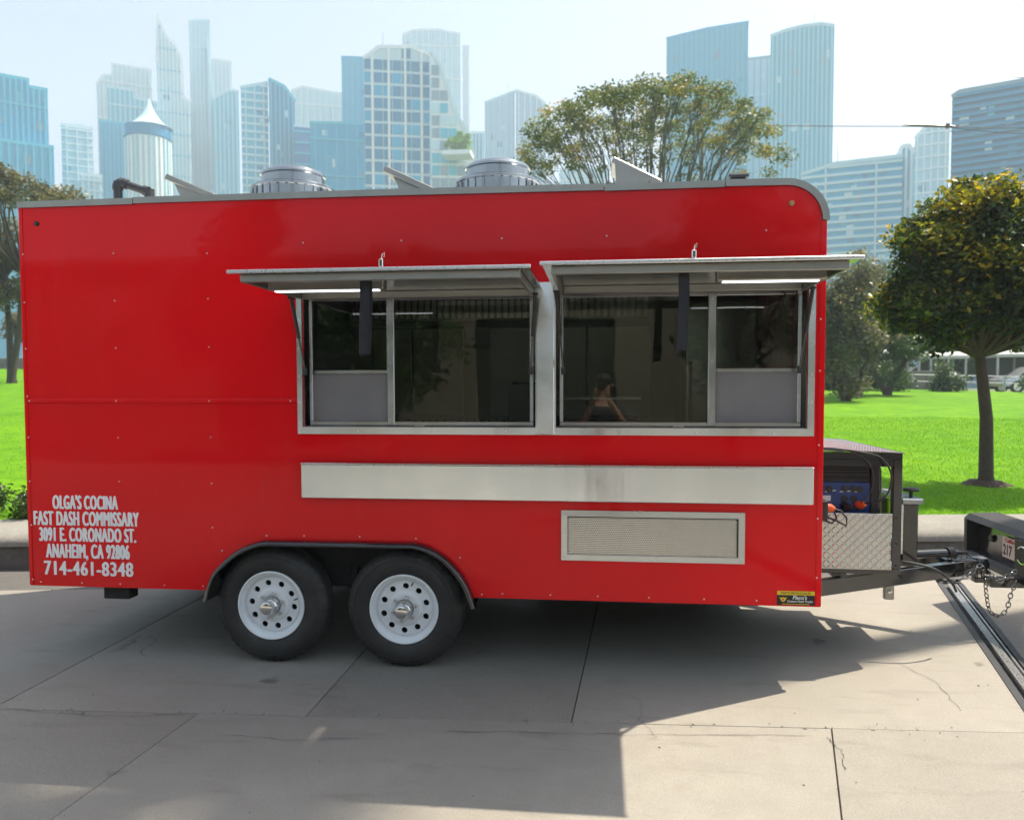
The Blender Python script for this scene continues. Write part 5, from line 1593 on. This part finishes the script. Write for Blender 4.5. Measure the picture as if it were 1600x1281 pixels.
# crane on the dark block
cr = thing('roof_crane', (98, 186, 67), 'thin roof crane jib on the dark slate block', 'crane')
MB().tube([(98, 186, 66), (98, 186, 70)], .3, 6).build('mast', 'pipe_grey', cr)
MB().tube([(91.5, 186, 70.5), (98, 186, 69.9), (112, 186, 68.6)], [.12, .3, .25], 6).build('jib', 'pipe_grey', cr)

# ------------------------------------------------------------------ behind the photographer (seen in reflections)
wh = thing('warehouse', (0, -17, 0), 'tan warehouse wall with dark roller doors, seen only as reflections in the windows', 'warehouse')
plate('warehouse_wall', rect(-26, 26, -.04, 5.2), [rect(-11, -7, 0, 3.6), rect(-3.4, .4, 0, 3.6), rect(5.5, 9.5, 0, 3.6)], -17, .3, 'stucco', wh)
for a, b_ in ((-11, -7), (-3.4, .4), (5.5, 9.5)):
    D = MB().box(a - .05, b_ + .05, -17.30, -17.16, 0, 3.65).build('roller_door', 'door_dark', wh)
    for k in range(14):
        inst('door_slat', cube('door_dark'), D, ((a + b_) / 2, -17.12, .13 + k * .25), None, (b_ - a, .05, .21))
MB().box(-26.2, 26.2, -17.4, -16.7, 5.201, 5.4).build('cornice', 'kerb_cap', wh)
MB().box(-26, 26, -30, -17.41, 5.05, 5.2).build('roof', 'white_roof', wh)

# garden trees in front of the warehouse, mirrored darkly in the glass
for i, (x, y, h, rx) in enumerate(((-8.2, -13.2, 6.4, 1.9), (-4.6, -12.6, 5.2, 1.5), (2.9, -13.0, 6.8, 1.8), (7.6, -12.4, 5.6, 1.7))):
    cs, rs = clump_dome((x, y, h * .60), rx, rx, h * .38, 40, .62, .5)
    tree('garden_tree', ['mirrored dark tree left of the warehouse doors', 'mirrored small tree between the warehouse doors', 'mirrored tall tree right of the middle warehouse door', 'mirrored round tree at the right warehouse door'][i],
         (x, y, -.01), h * .3, .12, cs, rs, 6000, .2, 'leaf_green', 'bark', 'trees before the warehouse', flat=.85, twigs=False)

# the photographer, mirrored faintly in the right-hand window
ph = thing('person', (.05, -4.95, 0), 'person in dark clothes photographing with a phone, mirrored in the right window', 'person')
def skin_mesh(name, verts, edges, radii, root, mat, parent, lev=2):
    me = bpy.data.meshes.new(name); o_ = Vector(ORG[parent.name])
    me.from_pydata([tuple(Vector(v_) - o_) for v_ in verts], edges, [])
    t_ = bpy.data.objects.new('tmp', me); COL.objects.link(t_)
    md = t_.modifiers.new('s', 'SKIN'); md.use_smooth_shade = True
    sv = me.skin_vertices[0].data if me.skin_vertices else None
    if sv is None:
        bm = bmesh.new(); bm.from_mesh(me); bm.verts.layers.skin.verify(); bm.to_mesh(me); bm.free(); sv = me.skin_vertices[0].data
    for i, r_ in enumerate(radii):
        sv[i].radius = (r_, r_) if not isinstance(r_, tuple) else r_
        sv[i].use_root = (i == root)
    m2 = t_.modifiers.new('u', 'SUBSURF'); m2.levels = lev; m2.render_levels = lev
    bpy.context.view_layer.update()
    new = bpy.data.meshes.new_from_object(t_.evaluated_get(bpy.context.evaluated_depsgraph_get()))
    bpy.data.objects.remove(t_)
    new.name = name; new.materials.clear(); new.materials.append(M[mat])
    for f in new.polygons: f.use_smooth = True
    return link(name, new, parent)
px, py = .05, -5.03
V_ = [(px, py, .98), (px, py - .01, 1.15), (px, py, 1.34), (px, py, 1.46), (px, py + .015, 1.55), (px, py + .02, 1.66), (px, py + .02, 1.76),
      (px - .19, py, 1.42), (px - .27, py + .10, 1.26), (px - .10, py + .33, 1.56),
      (px + .19, py, 1.42), (px + .25, py + .10, 1.26), (px + .05, py + .33, 1.56),
      (px - .10, py, .90), (px - .12, py + .02, .50), (px - .12, py - .02, .09), (px - .13, py + .14, .05),
      (px + .10, py, .90), (px + .13, py + .02, .50), (px + .14, py - .02, .09), (px + .15, py + .14, .05)]
E_ = [(0, 1), (1, 2), (2, 3), (3, 4), (4, 5), (5, 6), (3, 7), (7, 8), (8, 9), (3, 10), (10, 11), (11, 12), (0, 13), (13, 14), (14, 15), (15, 16), (0, 17), (17, 18), (18, 19), (19, 20)]
rad = [.15, .14, .16, .10, .055, .075, .085, .065, .05, .032, .065, .05, .032, .10, .065, .045, .04, .10, .065, .045, .04]
body = skin_mesh('body', V_, E_, rad, 0, 'skin', ph)
# clothes follow the same joints a little wider
sh_i = [0, 1, 2, 3, 7, 8, 10, 11]; mp_ = {a: i for i, a in enumerate(sh_i)}
skin_mesh('shirt', [V_[i] for i in sh_i], [(mp_[a], mp_[b_]) for a, b_ in E_ if a in mp_ and b_ in mp_], [.172, .162, .182, .105, .085, .066, .085, .066], 0, 'shirt', ph)
tr_i = [0, 13, 14, 15, 17, 18, 19]; mp_ = {a: i for i, a in enumerate(tr_i)}
skin_mesh('trousers', [V_[i] for i in tr_i], [(mp_[a], mp_[b_]) for a, b_ in E_ if a in mp_ and b_ in mp_], [.168, .115, .085, .07, .115, .085, .07], 0, 'trousers', ph)
MB().lathe([(.0001, 1.875), (.05, 1.868), (.085, 1.84), (.102, 1.80), (.098, 1.785)], c=(px, py - .005, 0), n=24).build('hair', 'hair', ph, 60)
MB().lathe([(.0001, 0), (.014, .012), (.018, .03), (.0001, .045)], c=(px, py + .108, 1.675), n=10).build('nose', 'skin', ph, 60)
for s_ in (-1, 1):
    MB().lathe([(.0001, -.011), (.009, -.006), (.011, 0), (.009, .006), (.0001, .011)], c=(px + s_ * .033, py + .098, 1.735), n=10).build('eye', 'hair', ph, 60)
    MB().lathe([(.0001, -.03), (.012, -.02), (.016, 0), (.012, .02), (.0001, .03)], c=(px + s_ * .096, py + .01, 1.715), n=10).build('ear', 'skin', ph, 60)
    # hand: palm and five fingers curled round the phone
    hx, hz = px - .025 + s_ * .075, 1.655
    hy = py + .345
    vv = [(hx, hy - .02, hz - .085), (hx, hy, hz - .04), (hx, hy + .005, hz - .005)]; ee = [(0, 1), (1, 2)]; rr = [.026, .030, .026]
    for k in range(4):
        b0 = (hx + s_ * .004, hy + .012, hz - .035 + k * .020)
        i0 = len(vv); L = (.8, .95, 1, .85)[k]
        vv += [b0, (hx + s_ * .016, hy + .034 * L, b0[2] + .002), (hx - s_ * .012, hy + .046 * L, b0[2] + .003), (hx - s_ * .034 * L, hy + .046, b0[2] + .003)]
        ee += [(1 if k < 2 else 2, i0), (i0, i0 + 1), (i0 + 1, i0 + 2), (i0 + 2, i0 + 3)]; rr += [.010, .0095, .009, .008]
    i0 = len(vv); vv += [(hx - s_ * .018, hy - .006, hz - .03), (hx - s_ * .036, hy + .004, hz - .008), (hx - s_ * .042, hy + .008, hz + .018)]
    ee += [(0, i0), (i0, i0 + 1), (i0 + 1, i0 + 2)]; rr += [.012, .011, .009]
    skin_mesh('hand', vv, ee, rr, 1, 'skin', ph, 1)
phn = thing('phone', (0.02, -4.66, 1.6), 'black phone held up by the mirrored photographer', 'phone')
MB().box(-.055, .105, -4.668, -4.659, 1.655, 1.735, .003).build('phone_body', 'black_plastic', phn)
MB().box(-.050, .100, -4.6705, -4.6685, 1.659, 1.731, .0005).build('phone_screen', 'car_glass', phn)

# tall fan palm standing off to the right; its trunk and crown shade the paving
def fan_palm(x, y, h, label):
    zb = zlawn(x, y)
    t = thing('palm_tree', (x, y, zb), label, 'palm')
    pts_ = [(x, y, zb - .3), (x + .1, y, zb + h * .3), (x + .15, y + .05, zb + h * .7), (x, y, zb + h)]
    MB().tube(smooth_path(pts_, 6), .17, 10).build('trunk', 'bark_grey', t, 60)
    out = []; c0 = np.array((x, y, zb + h))
    for k in range(46):
        az = random.uniform(0, 6.28); el = random.uniform(-.9, 1.2)
        d = np.array((math.cos(az) * math.cos(el), math.sin(az) * math.cos(el), math.sin(el)))
        s0 = c0 + d * .9; side = np.cross(d, (0, 0, 1)); side /= np.linalg.norm(side) + 1e-6
        upv = np.cross(side, d)
        w = .02
        out.append(np.array([c0 - side * w, c0 + side * w, s0 + side * w, s0 - side * w]))
        for j in range(15):
            a = R(-75 + 150 * j / 14)
            v_ = d * math.cos(a) + side * math.sin(a)
            L = .85 * (.65 + .35 * math.cos(a)); e = s0 + v_ * L - np.array((0, 0, .22 * L))
            m_ = s0 + v_ * L * .5; n_ = np.cross(v_, upv); n_ /= np.linalg.norm(n_) + 1e-6
            out.append(np.array([s0, m_ + n_ * .028, e, m_ - n_ * .028]))
    V = np.concatenate(out)
    me = np_mesh('crown', V - np.array((x, y, zb)), 4, RNG.random(len(V) // 4) * .6); me.materials.append(M['leaf_green']); link('crown', me, t)
fan_palm(8.9, 5.1, 24.0, 'tall fan palm off to the right whose shadow falls across the paving')

# ------------------------------------------------------------------ summer haze
m = bpy.data.materials.new('haze_air'); m.use_nodes = True
nt = m.node_tree; nt.nodes.clear()
out = nd(nt, 'ShaderNodeOutputMaterial')
pv = nd(nt, 'ShaderNodeVolumePrincipled')
pv.inputs['Color'].default_value = (.74, .92, 1.0, 1)
pv.inputs['Density'].default_value = .0013
pv.inputs['Anisotropy'].default_value = .1
nt.links.new(pv.outputs[0], out.inputs['Volume'])
M['haze_air'] = m
tag(MB().box(-460, 460, -460, 460, -1.4, 184).build('haze', 'haze_air'), kind='stuff')
